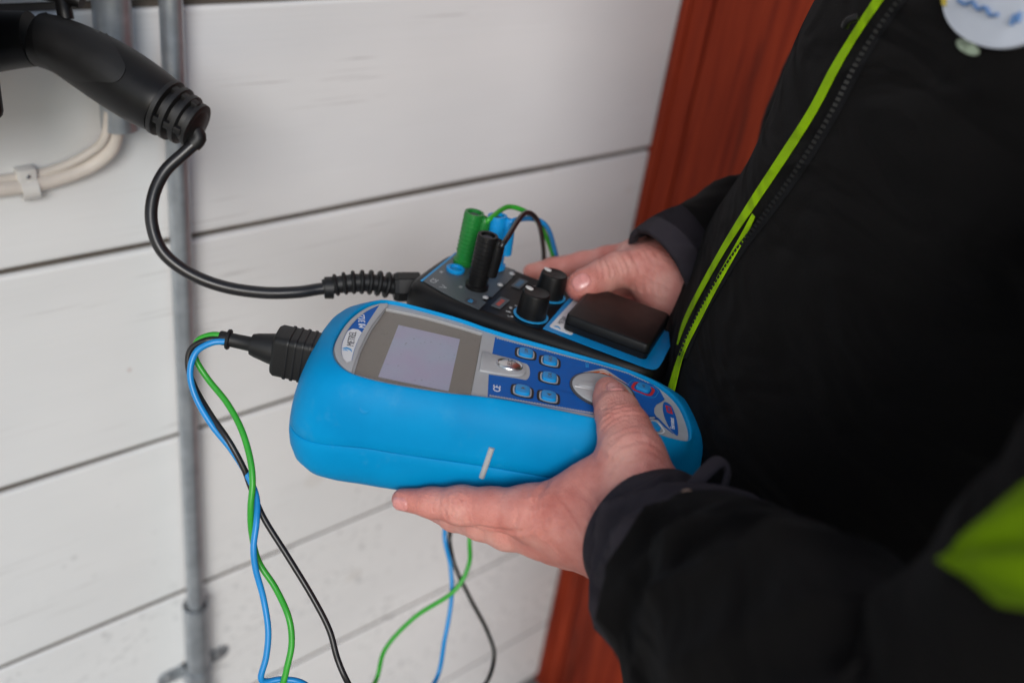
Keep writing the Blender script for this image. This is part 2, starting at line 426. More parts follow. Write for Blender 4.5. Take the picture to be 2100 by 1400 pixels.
EARTH = mat('gravel_grey', (0.2, 0.19, 0.18), 0.9, 0.25, 30, 0.6, 90, dist=0.004)
def mat_glass():
    m, N, L, B = newmat('display_glass')
    out = N['Material Output']
    tr = N.new('ShaderNodeBsdfTransparent'); tr.inputs[0].default_value = (0.95, 0.94, 0.93, 1)
    gl = N.new('ShaderNodeBsdfGlossy'); gl.inputs['Roughness'].default_value = 0.12
    lw = N.new('ShaderNodeLayerWeight'); lw.inputs[0].default_value = 0.5
    pw = N.new('ShaderNodeMath'); pw.operation = 'POWER'; pw.inputs[1].default_value = 5.0; L.new(lw.outputs['Facing'], pw.inputs[0])
    fr = N.new('ShaderNodeMath'); fr.operation = 'MULTIPLY_ADD'; fr.inputs[1].default_value = 0.96; fr.inputs[2].default_value = 0.045; L.new(pw.outputs[0], fr.inputs[0])
    m1 = N.new('ShaderNodeMixShader'); L.new(fr.outputs[0], m1.inputs[0]); L.new(tr.outputs[0], m1.inputs[1]); L.new(gl.outputs[0], m1.inputs[2])
    tc = N.new('ShaderNodeTexCoord'); vo = N.new('ShaderNodeTexVoronoi'); vo.inputs['Scale'].default_value = 330; L.new(tc.outputs['Object'], vo.inputs['Vector'])
    mr = N.new('ShaderNodeMapRange'); mr.inputs[1].default_value = 0.22; mr.inputs[2].default_value = 0.12; mr.inputs[4].default_value = 0.6
    L.new(vo.outputs['Distance'], mr.inputs[0])
    n2 = N.new('ShaderNodeTexNoise'); n2.inputs['Scale'].default_value = 70; L.new(tc.outputs['Object'], n2.inputs['Vector'])
    r2 = N.new('ShaderNodeMapRange'); r2.inputs[1].default_value = 0.5; r2.inputs[2].default_value = 0.7; L.new(n2.outputs[0], r2.inputs[0])
    mu = N.new('ShaderNodeMath'); mu.operation = 'MULTIPLY_ADD'; mu.inputs[2].default_value = 0.03; L.new(mr.outputs[0], mu.inputs[0]); L.new(r2.outputs[0], mu.inputs[1])
    df = N.new('ShaderNodeBsdfDiffuse'); df.inputs[0].default_value = (0.6, 0.58, 0.55, 1)
    m2 = N.new('ShaderNodeMixShader'); L.new(mu.outputs[0], m2.inputs[0]); L.new(m1.outputs[0], m2.inputs[1]); L.new(df.outputs[0], m2.inputs[2])
    L.new(m2.outputs[0], out.inputs[0]); return m
GLASS = mat_glass()

# ------------------------------------------------------------------ ground and walls
def grid(x0, x1, y0, y1, nx, ny, z=0.0):
    V = [(x0 + (x1 - x0) * i / nx, y0 + (y1 - y0) * j / ny, z) for j in range(ny + 1) for i in range(nx + 1)]
    F = [(j * (nx + 1) + i, j * (nx + 1) + i + 1, (j + 1) * (nx + 1) + i + 1, (j + 1) * (nx + 1) + i) for j in range(ny) for i in range(nx)]
    return V, F
tag(mk('ground', grid(-60, 60, -60, 60, 40, 40), GROUND), kind='structure')

RX = 1.035                                              # where the red wall meets the white one
SEAMS = [CAM[2] + z for z in (-0.2175, -0.4365, -0.6650, -0.8930, -1.1190, -1.3500)]
zs = [0.02] + sorted(SEAMS) 
while zs[-1] < 2.7: zs.append(zs[-1] + 0.2245)
wall = empty('plank_wall', loc=(0, 0, 0))
tag(wall, 'white painted wall of wide horizontal wooden planks', 'wall')
mk('backing', box(-3.0, RX - 0.003, 0.0245, 0.12, 0.0, zs[-1]), GAPM, wall, smooth=False)
def plank(z0, z1, gap_lo, gap_hi, seed):
    r = random.Random(seed); n = 90; x0, x1 = -3.0, RX - 0.004
    prof = [(0.024, z0 + gap_lo), (0.006, z0 + gap_lo), (0.0012, z0 + gap_lo + 0.0010), (0.0, z0 + gap_lo + 0.003), (0.0, z0 + gap_lo + 0.005),
            (0.0, z0 * 0.67 + z1 * 0.33), (0.0, z0 * 0.33 + z1 * 0.67),
            (0.0, z1 - gap_hi - 0.0045), (0.0, z1 - gap_hi - 0.0025), (0.0012, z1 - gap_hi - 0.0008), (0.006, z1 - gap_hi), (0.024, z1 - gap_hi)]
    ph = [r.uniform(0, 6.28) for _ in range(6)]; rings = []
    for i in range(n + 1):
        x = x0 + (x1 - x0) * i / n
        dl = 0.0009 * (math.sin(x * 5.1 + ph[0]) + 0.6 * math.sin(x * 13.7 + ph[1])); dh = 0.0009 * (math.sin(x * 4.3 + ph[2]) + 0.6 * math.sin(x * 11.9 + ph[3]))
        cup = 0.0005 * math.sin(x * 2.7 + ph[4])
        rg = []
        for k, (y, z) in enumerate(prof):
            zz = z + (dl if k < 5 else 0) + (dh if k > 6 else 0)
            rg.append((x, y + (cup if k in (5, 6) else 0) + 0.0003 * math.sin(x * 6 + ph[5]) * (1 if 2 < k < 9 else 0), zz))
        rings.append(rg)
    return loft(rings)
for i in range(len(zs) - 1):
    wide = zs[i + 1] > 0.76
    g0 = 0.0030 if zs[i] > 0.76 else 0.0024
    g1 = 0.0030 if wide else 0.0024
    mk('plank', plank(zs[i], zs[i + 1], g0, g1, i), WHITE, wall, angle=50)

for z in zs[1:-1]:
    mk('joint_strip', box(-3.0, RX - 0.006, 0.0045 if z > 0.76 else 0.0025, 0.0238, z - 0.0028, z + 0.0028), JOINT, wall, smooth=False)

redw = empty('red_wall', loc=(RX, 0, 0))
tag(redw, 'dark red painted timber wall with upright boards in the corner', 'wall')
mk('backing', box(0.026, 0.10, -0.72, 0.10, 0.0, 2.7), GAPM, redw, smooth=False)
yb = 0.10
for i, wd in enumerate((0.148, 0.148, 0.148, 0.148, 0.148)):
    y1 = yb - 0.0015 if i else yb; y0 = yb - wd + 0.0015
    mk('board', box(0.0, 0.0245, y0, y1, 0.0, 2.7), RED, redw, bevel=0.003)
    yb -= wd
# narrow corner batten, proud of the boards
mk('corner_batten', box(-0.006, -0.0005, -0.016, -0.002, 0.0, 2.7), RED, redw, bevel=0.003)
# slanting brace low on the wall
A = np.array([-0.11, 0.30]); Bp = np.array([-0.50, 0.00])
P1 = U(1245, 1262, 1.0); 
def onred(px, py):
    r = ray(px, py); return CAM + r * (RX / r[0])
q1, q2 = onred(1246, 1260), onred(1180, 1400)
dv = np.array([q2[1] - q1[1], q2[2] - q1[2]]); dv /= np.linalg.norm(dv); nv = np.array([-dv[1], dv[0]])
if nv[0] > 0: nv = -nv
ref = np.array([q1[1], q1[2]])
c0 = ref - dv * 0.25; c1 = ref + dv * 0.42
br = [(-0.0165, *c0), (-0.0165, *c1), (-0.0165, *(c1 + nv * 0.12)), (-0.0165, *(c0 + nv * 0.12))]
mk('brace', (br + [(-0.0008, y, z) for _, y, z in br], [(0, 1, 2, 3), (7, 6, 5, 4), (0, 4, 5, 1), (1, 5, 6, 2), (2, 6, 7, 3), (3, 7, 4, 0)]), RED, redw, bevel=0.003)

# ------------------------------------------------------------------ conduits, cable, clamps on the wall
def vtube(name, px, py, off, r, z0, z1, parent, m=STEEL, inner=None):
    p = onwall(px, py, off)
    prof = [(r * 0.86, z0 + 0.012), (r * 0.86, z0), (r, z0), (r, z0 + 0.004), (r, z1 - 0.004), (r, z1)]
    return p, mk(name, lathe([(rr, h - 0) for rr, h in prof], 28, (0, 0, 0)), m, parent)
p = onwall(362, 600, 0.0)
pipe = empty('steel_conduit', loc=(p[0] - 0.001, -0.0165, 0.0))
tag(pipe, 'slim galvanised steel conduit pipe running full height down the white planks', 'pipe')
R1 = 0.0098
mk('tube', lathe([(R1 * 0.8, 0.05), (R1, 0.05), (R1, 0.6), (R1, 1.2), (R1, 2.6)], 28), STEEL, pipe)
# open sleeve with screw ears
zt = onwall(390, 1238, 0.012)[2]
def csleeve(r0, r1, z0, z1, a0, a1, n=26, flare=0.0):
    rings = []
    for z, k in ((z0, 0), (z1 - 0.01, 0), (z1, flare)):
        rg = []
        for i in range(n + 1):
            t = math.radians(a0 + (a1 - a0) * i / n); rg.append(((r1 + k) * math.cos(t), (r1 + k) * math.sin(t), z))
        for i in range(n, -1, -1):
            t = math.radians(a0 + (a1 - a0) * i / n); rg.append(((r0 + k) * math.cos(t), (r0 + k) * math.sin(t), z))
        rings.append(rg)
    return loft(rings)
mk('sleeve', csleeve(R1 + 0.0028, R1 + 0.0044, zt - 0.30, zt, -285, 30, flare=0.0008), STEEL, pipe)
ze = onwall(455, 1322, 0.003)[2]
st = []
for t in np.linspace(-90, 90, 15): st.append((math.sin(math.radians(t)) * (R1 + 0.0066), -math.cos(math.radians(t)) * (R1 + 0.0066)))
def strap(parent, zc, hw, hgt, zr):
    out = [(-hw, 0.0145)] + [(x, y) for x, y in st] + [(hw, 0.0145)]
    a_ = [(-hw, 0.0145), (-(R1 + 0.0066), 0.0145)] + st + [((R1 + 0.0066), 0.0145), (hw, 0.0145)]
    b_ = [(-hw, 0.0162), (-(R1 + 0.0048), 0.0162)] + [(x * 0.89, y * 0.89) for x, y in st] + [((R1 + 0.0048), 0.0162), (hw, 0.0162)]
    poly = a_ + b_[::-1]
    return prism(poly, zc - hgt, zc + hgt)
mk('strap', strap(pipe, ze - 0.013, 0.0165, 0.0105, 0), STEEL, pipe, smooth=True)
for s, dz in ((-1, -0.011), (1, -0.011)):
    zc = ze - 0.013
    ear = prism([(x, z) for x, z in rrect(s * 0.0290, 0, 0.0175, 0.0100, 0.0097)], 0.0, 0.002)
    g = [(x, 0.0143 + (-h), z + zc) for x, z, h in ear[0]], ear[1]
    eo = mk('ear', g, STEEL, pipe, bevel=0.0004)
    mk('screw', lathe([(0.0045, 0), (0.0045, 0.0008), (0.003, 0.0018), (0.0004, 0.002)], 16, (s * 0.0325, 0.0122, zc), (1, 0, 0), (0, 0, 1), (0, -1, 0)), SCREW, eo)

p = onwall(233, 100, 0.02)
big = empty('wide_conduit', loc=(p[0], -0.022, 0.0)); R2 = 0.0150
tag(big, 'wide galvanised conduit pipe ending above the white cables', 'pipe')
zb = onwall(240, 262, 0.02)[2]
mk('tube', lathe([(R2 * 0.88, zb + 0.05), (R2 * 0.88, zb), (R2, zb), (R2, zb + 0.2), (R2, 2.6)], 32), STEEL, big)
mk('saddle', csleeve(R2 + 0.0003, R2 + 0.0022, zb + 0.24, zb + 0.262, -200, 20), STEEL, big)

wc = empty('white_cable_run', loc=tuple(onwall(120, 355, 0.01)))
tag(wc, 'thick and thin white cables curving out of the wide conduit', 'cable')
def wp(L, off): return [onwall(px, py, off) for px, py in L]
thick = [U(238, 235, 0.0) * 0 + onwall(238, 225, 0.022), onwall(237, 275, 0.021), onwall(222, 312, 0.016), onwall(180, 343, 0.010), onwall(120, 366, 0.0075), onwall(50, 381, 0.0075), onwall(-60, 394, 0.0075), onwall(-300, 415, 0.0075), onwall(-300, 415, 0.0075) + np.array([-0.6, 0, -0.01]), onwall(-300, 415, 0.0075) + np.array([-2.4, 0, -0.03])]
mk('thick_cable', tube(thick, 0.0066, 16), CREAM, wc, world=True)
thin = [onwall(222, 228, 0.027), onwall(217, 276, 0.024), onwall(198, 303, 0.016), onwall(150, 332, 0.010), onwall(95, 352, 0.0055), onwall(40, 362, 0.0045), onwall(-60, 376, 0.0045), onwall(-300, 398, 0.0045), onwall(-300, 398, 0.0045) + np.array([-0.6, 0, -0.01]), onwall(-300, 398, 0.0045) + np.array([-2.4, 0, -0.03])]
mk('thin_cable', tube(thin, 0.0038, 14), CREAM, wc, world=True)
cl = empty('cable_clip', loc=tuple(onwall(48, 374, 0.0)))
tag(cl, 'small white plastic clip holding the white cables to the planks', 'clip')
ce = onwall(52, 380, 0.0)
ring = []
for t in np.linspace(-20, 200, 16): ring.append((math.cos(math.radians(t)), math.sin(math.radians(t))))
dirv = np.array(onwall(90, 373, 0)) - np.array(onwall(20, 386, 0)); dirv /= np.linalg.norm(dirv)
up = np.cross(dirv, [0, -1, 0]); up = up if up[2] > 0 else -up
def strapgeo(c, ri, ro, wdt):
    P_in = [(math.cos(t) * ri, math.sin(t) * ri) for t in np.linspace(-1.75, 1.75, 20)]
    P_out = [(math.cos(t) * ro, math.sin(t) * ro) for t in np.linspace(-1.75, 1.75, 20)]
    rings = []
    for s in (-wdt, wdt):
        rings.append([c + dirv * s + np.array([0, -1, 0]) * (a_) + up * b for a_, b in P_out + P_in[::-1]])
    return loft(rings)
mk('hoop', strapgeo(ce + np.array([0, -0.0075, 0]), 0.0070, 0.0092, 0.0065), WHT, cl, world=True)
hd = ce + up * 0.0125
mk('block', ([tuple(hd + dirv * x + up * z + np.array([0, -y, 0])) for x, y, z in box(-0.0075, 0.0075, 0.0002, 0.0125, -0.0052, 0.0058)[0]], box(0, 1, 0, 1, 0, 1)[1]), WHT, cl, world=True, bevel=0.0014)
mk('nail', lathe([(0.0019, 0.0), (0.0019, 0.0006), (0.001, 0.001)], 12, hd + np.array([0, -0.0126, 0]) , dirv, up, (0, -1, 0)), SCREW, cl, world=True)

# ------------------------------------------------------------------ charging station at the edge, plug in its side
zb_ = U(3, 270, 0.62)
sx1 = U(3, 150, 0.62)[0]; sy = U(3, 150, 0.62)[1]
stn = empty('charging_station', loc=(sx1 - 0.11, -0.001, zb_[2]))
tag(stn, 'black wall-mounted charging station box whose side takes the charging plug', 'charger')
mk('casing', [tuple(p) for p in box(-0.11, 0.11, sy + 0.001, 0.0, 0.0, 0.36)[0]] and box(-0.11, 0.11, sy + 0.001, 0.0, 0.0, 0.36), BLKP, stn, bevel=0.006, seg=3)
mk('front_cover', box(-0.10, 0.10, sy - 0.005, sy + 0.0005, 0.012, 0.348), BLKP, stn, bevel=0.002)

# plug: swept section
pl = empty('charging_plug', loc=tuple(U(150, 110, 0.70)))
tag(pl, 'black curved charging plug with slotted boot and dangling black cable', 'plug')
pth = [(-40, 87, .700, 61), (0, 85, .700, 60), (45, 81, .700, 56), (85, 82, .700, 54.5), (130, 96, .699, 57), (180, 122, .698, 63), (235, 155, .697, 67), (285, 187, .696, 66), (322, 210, .695, 62), (334, 218, .695, 59)]
def sweep(pth, n=32, flat=1.0, sub=5, grow=0.0, capr=True):
    A_ = smoothpoly([np.array(q, float) for q in pth], sub, False)
    P = [U(q[0], q[1], q[2]) for q in A_]; R = [q[3] * q[2] / FPX + grow for q in A_]
    m = len(P); rings = []; fw = MR @ np.array([0, 0, 1.0])
    for i in range(m):
        t = P[min(i + 1, m - 1)] - P[max(i - 1, 0)]; t /= np.linalg.norm(t)
        v = fw - t * (fw @ t); v /= np.linalg.norm(v); u = np.cross(t, v)
        rings.append([P[i] + (u * math.cos(2 * math.pi * j / n) + v * flat * math.sin(2 * math.pi * j / n)) * R[i] for j in range(n)])
    if capr:
        c0 = P[0]; c1 = P[-1]
        rings = [[c0 + (q - c0) * 0.9 for q in rings[0]]] + rings + [[c1 + (q - c1) * 0.93 for q in rings[-1]]]
    return rings
def neck(px): return [q for q in pth if q[0] <= px]
mk('collar', loft(sweep([(-60, 88, .700, 66), (-20, 86, .700, 61.5), (30, 82, .700, 57), (66, 80.5, .700, 54.5)], 36)), BLKP, pl, world=True)
hb = sweep(pth[3:], 36); hand_bm = loft(hb)
body_h = mk('handle', hand_bm, BLKP, pl, world=True)
# smooth grip inlay: the patch of the handle's camera-side surface, 1 mm proud
inl = smoothpoly([(70, 50), (72, 100), (95, 132), (150, 165), (200, 168), (240, 168), (257, 145), (250, 122), (210, 62), (150, 32), (95, 28)], 6)
def inpoly(x, y, P):
    c = False; n = len(P); j = n - 1
    for i in range(n):
        if (P[i][1] > y) != (P[j][1] > y) and x < (P[j][0] - P[i][0]) * (y - P[i][1]) / (P[j][1] - P[i][1]) + P[i][0]: c = not c
        j = i
    return c
def bvh_of(geos): 
    V, F = join(*geos); return BVHTree.FromPolygons([Vector(p) for p in V], [tuple(int(i) for i in f) for f in F])
def cast(bv, px, py, off=0.0):
    r = ray(px, py); r = r / np.linalg.norm(r)
    loc, nrm, i, d = bv.ray_cast(Vector(CAM), Vector(r))
    if loc is None: return None, None
    nrm = np.array(nrm); nrm = nrm if nrm @ r < 0 else -nrm
    return np.array(loc) + nrm * off, nrm
def sheet(grid_, thick):
    """grid of (point, normal) rows -> sheet with thickness"""
    V = []; idx = {}; F = []
    for i, row in enumerate(grid_):
        for j, q in enumerate(row):
            if q[0] is not None: idx[i, j] = len(V); V.append(q)
    for i in range(len(grid_) - 1):
        for j in range(len(grid_[0]) - 1):
            k = [(i, j), (i, j + 1), (i + 1, j + 1), (i + 1, j)]
            if all(c in idx for c in k): F.append(tuple(idx[c] for c in k))
    return solid(V, F, thick)
def solid(V, F, thick):
    n = len(V); edges = {}
    for f in F:
        for a_, b in zip(f, f[1:] + f[:1]): edges[(a_, b)] = 1
    VV = [tuple(l) for l, _ in V] + [tuple(l - nn * thick) for l, nn in V]
    FF = list(F) + [tuple(i + n for i in reversed(f)) for f in F] + [(b, a_, a_ + n, b + n) for (a_, b) in edges if (b, a_) not in edges]
    return VV, FF
def ribbon(bv, Lp, Rp, off, thick, n=60, m=3):
    def rs(P):
        P = np.array(smoothpoly([np.array(q, float) for q in P], 8, False)); d = np.r_[0, np.cumsum(np.linalg.norm(np.diff(P, axis=0), axis=1))]
        t = np.linspace(0, d[-1], n); return np.c_[np.interp(t, d, P[:, 0]), np.interp(t, d, P[:, 1])]
    A_, B_ = rs(Lp), rs(Rp)
    return sheet([[cast(bv, *(A_[i] * (1 - k / m) + B_[i] * k / m), off + thick) for k in range(m + 1)] for i in range(n)], thick)
def patch(bv, poly, off, thick, nr=8, fold=None):
    """a sheet lying on a surface: star-shaped outline seen in the photo, dropped on the surface"""
    pa = np.array([q[:2] for q in poly], float); c = pa.mean(0); n = len(pa); V = []; F = []; idx = {}
    l0, n0 = cast(bv, c[0], c[1], off + thick)
    V.append((l0, n0))
    for k in range(1, nr + 1):
        for j in range(n):
            q = c + (pa[j] - c) * k / nr; l, nn = cast(bv, q[0], q[1], off + thick + (fold(*q) if fold else 0))
            if l is not None: idx[k, j] = len(V); V.append((l, nn))
    for j in range(n):
        j2 = (j + 1) % n
        if (1, j) in idx and (1, j2) in idx: F.append((0, idx[1, j], idx[1, j2]))
        for k in range(1, nr):
            ks = [(k, j), (k + 1, j), (k + 1, j2), (k, j2)]
            if all(x in idx for x in ks): F.append(tuple(idx[x] for x in ks))
    return solid(V, F, thick)
bvp = bvh_of([hand_bm])
mk('grip_inlay', patch(bvp, inl, -0.0004, 0.0014, 10), BLK, pl, world=True, angle=60)
# boot with slots between hoops
a0 = U(334, 218, .695); a1 = U(408, 262, .695); axd = a1 - a0; LB = np.linalg.norm(axd); axd /= LB
fw = MR @ np.array([0, 0, 1.0]); vv = fw - axd * (fw @ axd); vv /= np.linalg.norm(vv); uu = np.cross(axd, vv)
prof = [(0.0160, -0.004), (0.0150, LB * 0.5), (0.0140, LB * 0.85), (0.0125, LB * 0.97), (0.009, LB * 1.02), (0.003, LB * 1.04)]
boot = mk('boot', lathe(prof, 32, a0, uu, vv, axd), BLK, pl, world=True)
for k in range(4):
    z0 = 0.0005 + k * LB * 0.27; r0 = 0.0212 - 0.0008 * k - 0.00025 * k * k
    mk('hoop', lathe([(0.0125, z0), (r0, z0 + 0.0004), (r0 - 0.0002, z0 + 0.0036), (r0 - 0.0012, z0 + 0.0042), (0.0125, z0 + 0.0044)], 32, a0, uu, vv, axd), BLK, boot, world=True, angle=30)
for sgn in range(4):
    t = math.radians(45 + 90 * sgn + 8); dd = uu * math.cos(t) + vv * math.sin(t); ee = np.cross(axd, dd)
    g = [tuple(a0 + axd * x + dd * y + ee * z) for x, y, z in box(0.001, LB * 0.86, 0.015, 0.0196, -0.0026, 0.0026)[0]]
    g = [tuple(np.array(p) - dd * (0.0022 if i % 4 in (1, 2) else 0)) for i, p in enumerate(g)]
    mk('rib', (g, box(0, 1, 0, 1, 0, 1)[1]), BLK, boot, world=True, bevel=0.0006)
# release lever on top
lv = [U(x, y, z) for x, y, z in ((60, -28, .700), (110, -14, .697), (150, -2, .696), (168, 6, .696))]
mk('release_lever', tube(lv, 0.006, 10, 4, rfun=lambda t: 0.0075 - 0.003 * t), BLKP, pl, world=True)
mk('lever_post', tube([U(128, 2, .697), U(133, 26, .697), U(136, 40, .698)], 0.0055, 12, 3), BLKP, pl, world=True)
cab = [(396, 262, .695), (407, 284, .695), (380, 312, .694), (338, 352, .692), (314, 405, .69), (312, 462, .69), (335, 518, .692), (390, 561, .697), (460, 588, .703), (540, 600, .71), (610, 599, .716), (668, 591, .722), (760, 585, .728)]
mk('strain_relief', tube([U(402, 270, .695), U(407, 284, .695), U(396, 297, .695)], 0.0056, 14, 3), BLK, pl, world=True)
mk('cable', tube([U(*q) for q in cab], 0.00445, 16), BLKC, pl, world=True)

# ------------------------------------------------------------------ the tester
TL = np.array([0.7186614, -0.69006296, -0.0856674]); TW = np.array([0.68820689, 0.7234758, -0.05435117]); TN = np.array([0.09948402, -0.0198968, 0.99484021])
TO = U(1000, 760, 0.6)
tst = empty('installation_tester', frame(TO, TL, TW, TN))
tag(tst, 'bright blue handheld electrical tester with grey display and rotary dial', 'tester')
mm = 0.001
W0 = 7.5
def S(L): return np.interp(L, [-110, -80, -47, 9, 47, 90, 146], [67, 64.0, 61.0, 54.5, 52.5, 51, 49])
CT = np.array([12.0, W0])
def seam_pts(n, pL=5.0, pR=3.6, Lmin=-110.5, Lmax=147):
    P = []
    for j in range(n):
        t = 2 * math.pi * j / n; c, s = math.cos(t), math.sin(t); pp = pR if c > 0 else pL
        x = 12 + math.copysign(((Lmax - 12) if c > 0 else (12 - Lmin)) * abs(c) ** (2 / pp), c)
        P.append((x, W0 + math.copysign(abs(s) ** (2 / pp), s) * S(x)))
    return np.array(P)
FACE = np.array(smoothpoly([(-71, 60), (-45, 59.5), (-20, 56), (2, 50), (40, 45), (70, 41), (90, 37), (106, 30), (116, 20), (122, 7), (124.5, -8), (125, -24), (122, -35), (112, -36), (90, -32.6), (60, -32), (20, -33), (0, -35), (-20, -39.5), (-40, -42), (-60, -43), (-76, -41), (-85, -35), (-91, -25), (-93.8, -10), (-93.2, 10), (-89.5, 32), (-82, 50)], 8))
def polar(P, th):
    q = P - CT; a_ = np.arctan2(q[:, 1], q[:, 0]); r = np.hypot(q[:, 0], q[:, 1]); o = np.argsort(a_)
    a_, r = a_[o], r[o]; return np.interp(th, np.r_[a_ - 2 * np.pi, a_, a_ + 2 * np.pi], np.r_[r, r, r])
SP = seam_pts(2000); FP = FACE
TH = np.arctan2(*((seam_pts(168, 4.0, 2.6) - CT)[:, ::-1].T))
RS = polar(SP, TH); RF = polar(FACE, TH)
def lay(h, k, add=0.0):
    r = RS + (RF - RS) * k - add; out = []
    for rr, t in zip(r, TH):
        x = CT[0] + rr * math.cos(t); q = min(1, max(0, (-55 - x) / 50)); q = q * q * (3 - 2 * q)
        out.append((x * mm, (CT[1] + rr * math.sin(t)) * mm, (h - 7.0 * q * min(1, max(0, (-h - 4) / 30))) * mm))
    return out
hs = [(-73, 1.35, 8), (-72.4, 1.1, 5), (-70, .85, 3), (-65, .52, 1), (-58, .26, 0), (-50, .09, 0), (-43, .02, 0), (-37.6, 0, .1), (-36.9, 0, .6), (-36.7, 0, 2.5)]
mk('lower_shell', loft([lay(*q) for q in hs]), BLUE, tst, angle=55)
hs = [(-36.6, 0, 2.5), (-36.4, 0, .6), (-35.6, 0, .05), (-30, .012, 0), (-24, .045, 0), (-18, .11, 0), (-13, .20, 0), (-8, .34, 0), (-4, .52, 0), (-1, .71, 0), (1.0, .86, 0), (2.0, .95, 0), (2.3, 1.0, 0), (2.1, 1.0, .8), (1.3, 1.0, 1.3), (-6.0, 1.0, 1.5)]
mk('upper_shell', loft([lay(*q) for q in hs]), BLUE, tst, angle=55)
def mmP(L): return [(x * mm, y * mm) for x, y in L]
plate_o = [(x, y) for x, y, z in lay(0, 1.0, 1.45)]
win = mmP(smoothpoly([(-71, 52), (-50, 52.8), (-28, 50.6), (-6.6, 47.0)], 4, False) + smoothpoly([(-6.8, 20), (-7.6, -33)], 2, False) + smoothpoly([(-30, -36), (-55, -38.5), (-75.5, -37)], 3, False) + [np.array((-76.6, -10)), np.array((-75.2, 18))])
win = [tuple(p) for p in win]
plate = mk('face_plate', prism(plate_o, -2.4 * mm, 0.0, [win]), GREY, tst, angle=30)
mk('display_tray', prism(win, -2.6 * mm, -1.9 * mm), TAUPE, tst, smooth=False)
mk('display', prism(mmP([(-60.2, 36.4), (-20.1, 35.5), (-20.8, -30.6), (-62.1, -31.3)]), -1.85 * mm, -1.55 * mm), LCD, tst, smooth=False)
gc = mk('display_cover', ([(x, y, -0.5 * mm) for x, y in win], [tuple(range(len(win)))]), GLASS, tst, smooth=False)
if gc.data.polygons[0].normal.z < 0: gc.data.flip_normals()
# raised grey moulding round the name plate and between display and keys
arc_o = [(-71.5, 57.5), (-80.5, 48.5), (-87.3, 32), (-91.2, 12), (-91.9, -10), (-89.2, -23.5), (-83.5, -33), (-77.0, -38.2)]
arc_i = [(-77.4, -10), (-76.0, 18), (-72.4, 44), (-70.2, 55.5)]
lab_l = [(-75.6, 53.5), (-81, 43), (-85.5, 29), (-88.3, 11), (-88.4, -8), (-85.5, -22), (-81.5, -28.5)]
lab_r = [(-79.2, -25), (-80.2, -8), (-79.6, 13), (-77.5, 36)]
labp = smoothpoly(lab_l, 4, False) + smoothpoly(lab_r, 4, False)
mk('name_plate_frame', prism(mmP(smoothpoly(arc_o, 4, False) + smoothpoly(arc_i, 4, False)), 0.2 * mm, 1.5 * mm, [mmP(labp)]), GREY, tst, bevel=0.0003)
mk('name_plate', prism(mmP([(a_, b) for a_, b in labp]), 0.25 * mm, 0.8 * mm), DKBLUE, tst, smooth=False)
wl = [q for q in smoothpoly(lab_l, 4, False) if q[1] < 8]; wr = [q for q in smoothpoly(lab_r, 4, False) if q[1] < 9]
cap = [(-79.8, 11.5), (-82.5, 14.2), (-86, 13.6), (-88.0, 10)]
mk('name_label', prism(mmP([(a_ + 0.25, b) for a_, b in wl] + [(a_ - 0.25, b) for a_, b in wr] + cap), 0.82 * mm, 1.0 * mm), PAPER, tst, smooth=False)
def ttext(name, s, L, W, h, size, m, ang=90, shear=0.0, sx=1.0, parent=None, bold=0.0):
    g = textgeo(s, size * mm, 0.00008, shear, bold * mm)
    g = ([(p[0] * sx, p[1], p[2]) for p in g[0]], g[1])
    t = math.radians(ang); x = (math.cos(t), math.sin(t), 0); y = (-math.sin(t), math.cos(t), 0)
    return mk(name, place(g, (L * mm, W * mm, h * mm), x, y), m, parent or tst, smooth=False)
ttext('lettering', 'METREL', -84.0, 1.0, 1.08, 6.0, INK, 95, sx=0.88)
ttext('lettering', 'MI 3125', -82.4, 26.5, 0.9, 6.4, PAPER, 103, sx=0.88)
mk('emblem', prism(mmP(smoothpoly([(-87.2, -13), (-85.2, -10.5), (-82.2, -11.5), (-81, -15), (-82.3, -13.2), (-84.8, -12.4)], 4)), 1.02 * mm, 1.12 * mm), CYAN, tst, smooth=False)
mk('emblem', prism(mmP(smoothpoly([(-86.8, -15), (-85, -13.2), (-83.4, -14.6), (-84.8, -14.3)], 4)), 1.02 * mm, 1.12 * mm), CYAN, tst, smooth=False)
# keypad
def kd(x): return np.interp(x, [0, 40, 70, 90, 105, 113, 118], [37.6, 34.2, 31.5, 28.5, 21.0, 12.0, 2.0])
kx = list(np.linspace(2, 118, 30))
top_ = [(x, W0 + kd(x)) for x in kx]; bot_ = [(x, W0 - kd(x)) for x in kx]
dent = [(106.5, 3.5), (104.5, -2), (104, -8), (106, -15), (109, -21), (114.0, -27)]
kp_poly = [q for q in top_ if q[0] < 111] + [(112.5, 12), (110, 8)] + dent + [q for q in bot_[::-1] if q[0] < 108]
kp_poly += [(1.0, -5), (18, -2.5)] + [(23 + 3.2 * math.cos(t), 8.5 + 11 * math.sin(t)) for t in np.linspace(-1.35, 1.35, 9)] + [(18, 20.5), (1.5, 22.5)]
mk('key_panel', prism(mmP(kp_poly), 0.1 * mm, 0.5 * mm), DKBLUE, tst, smooth=False)
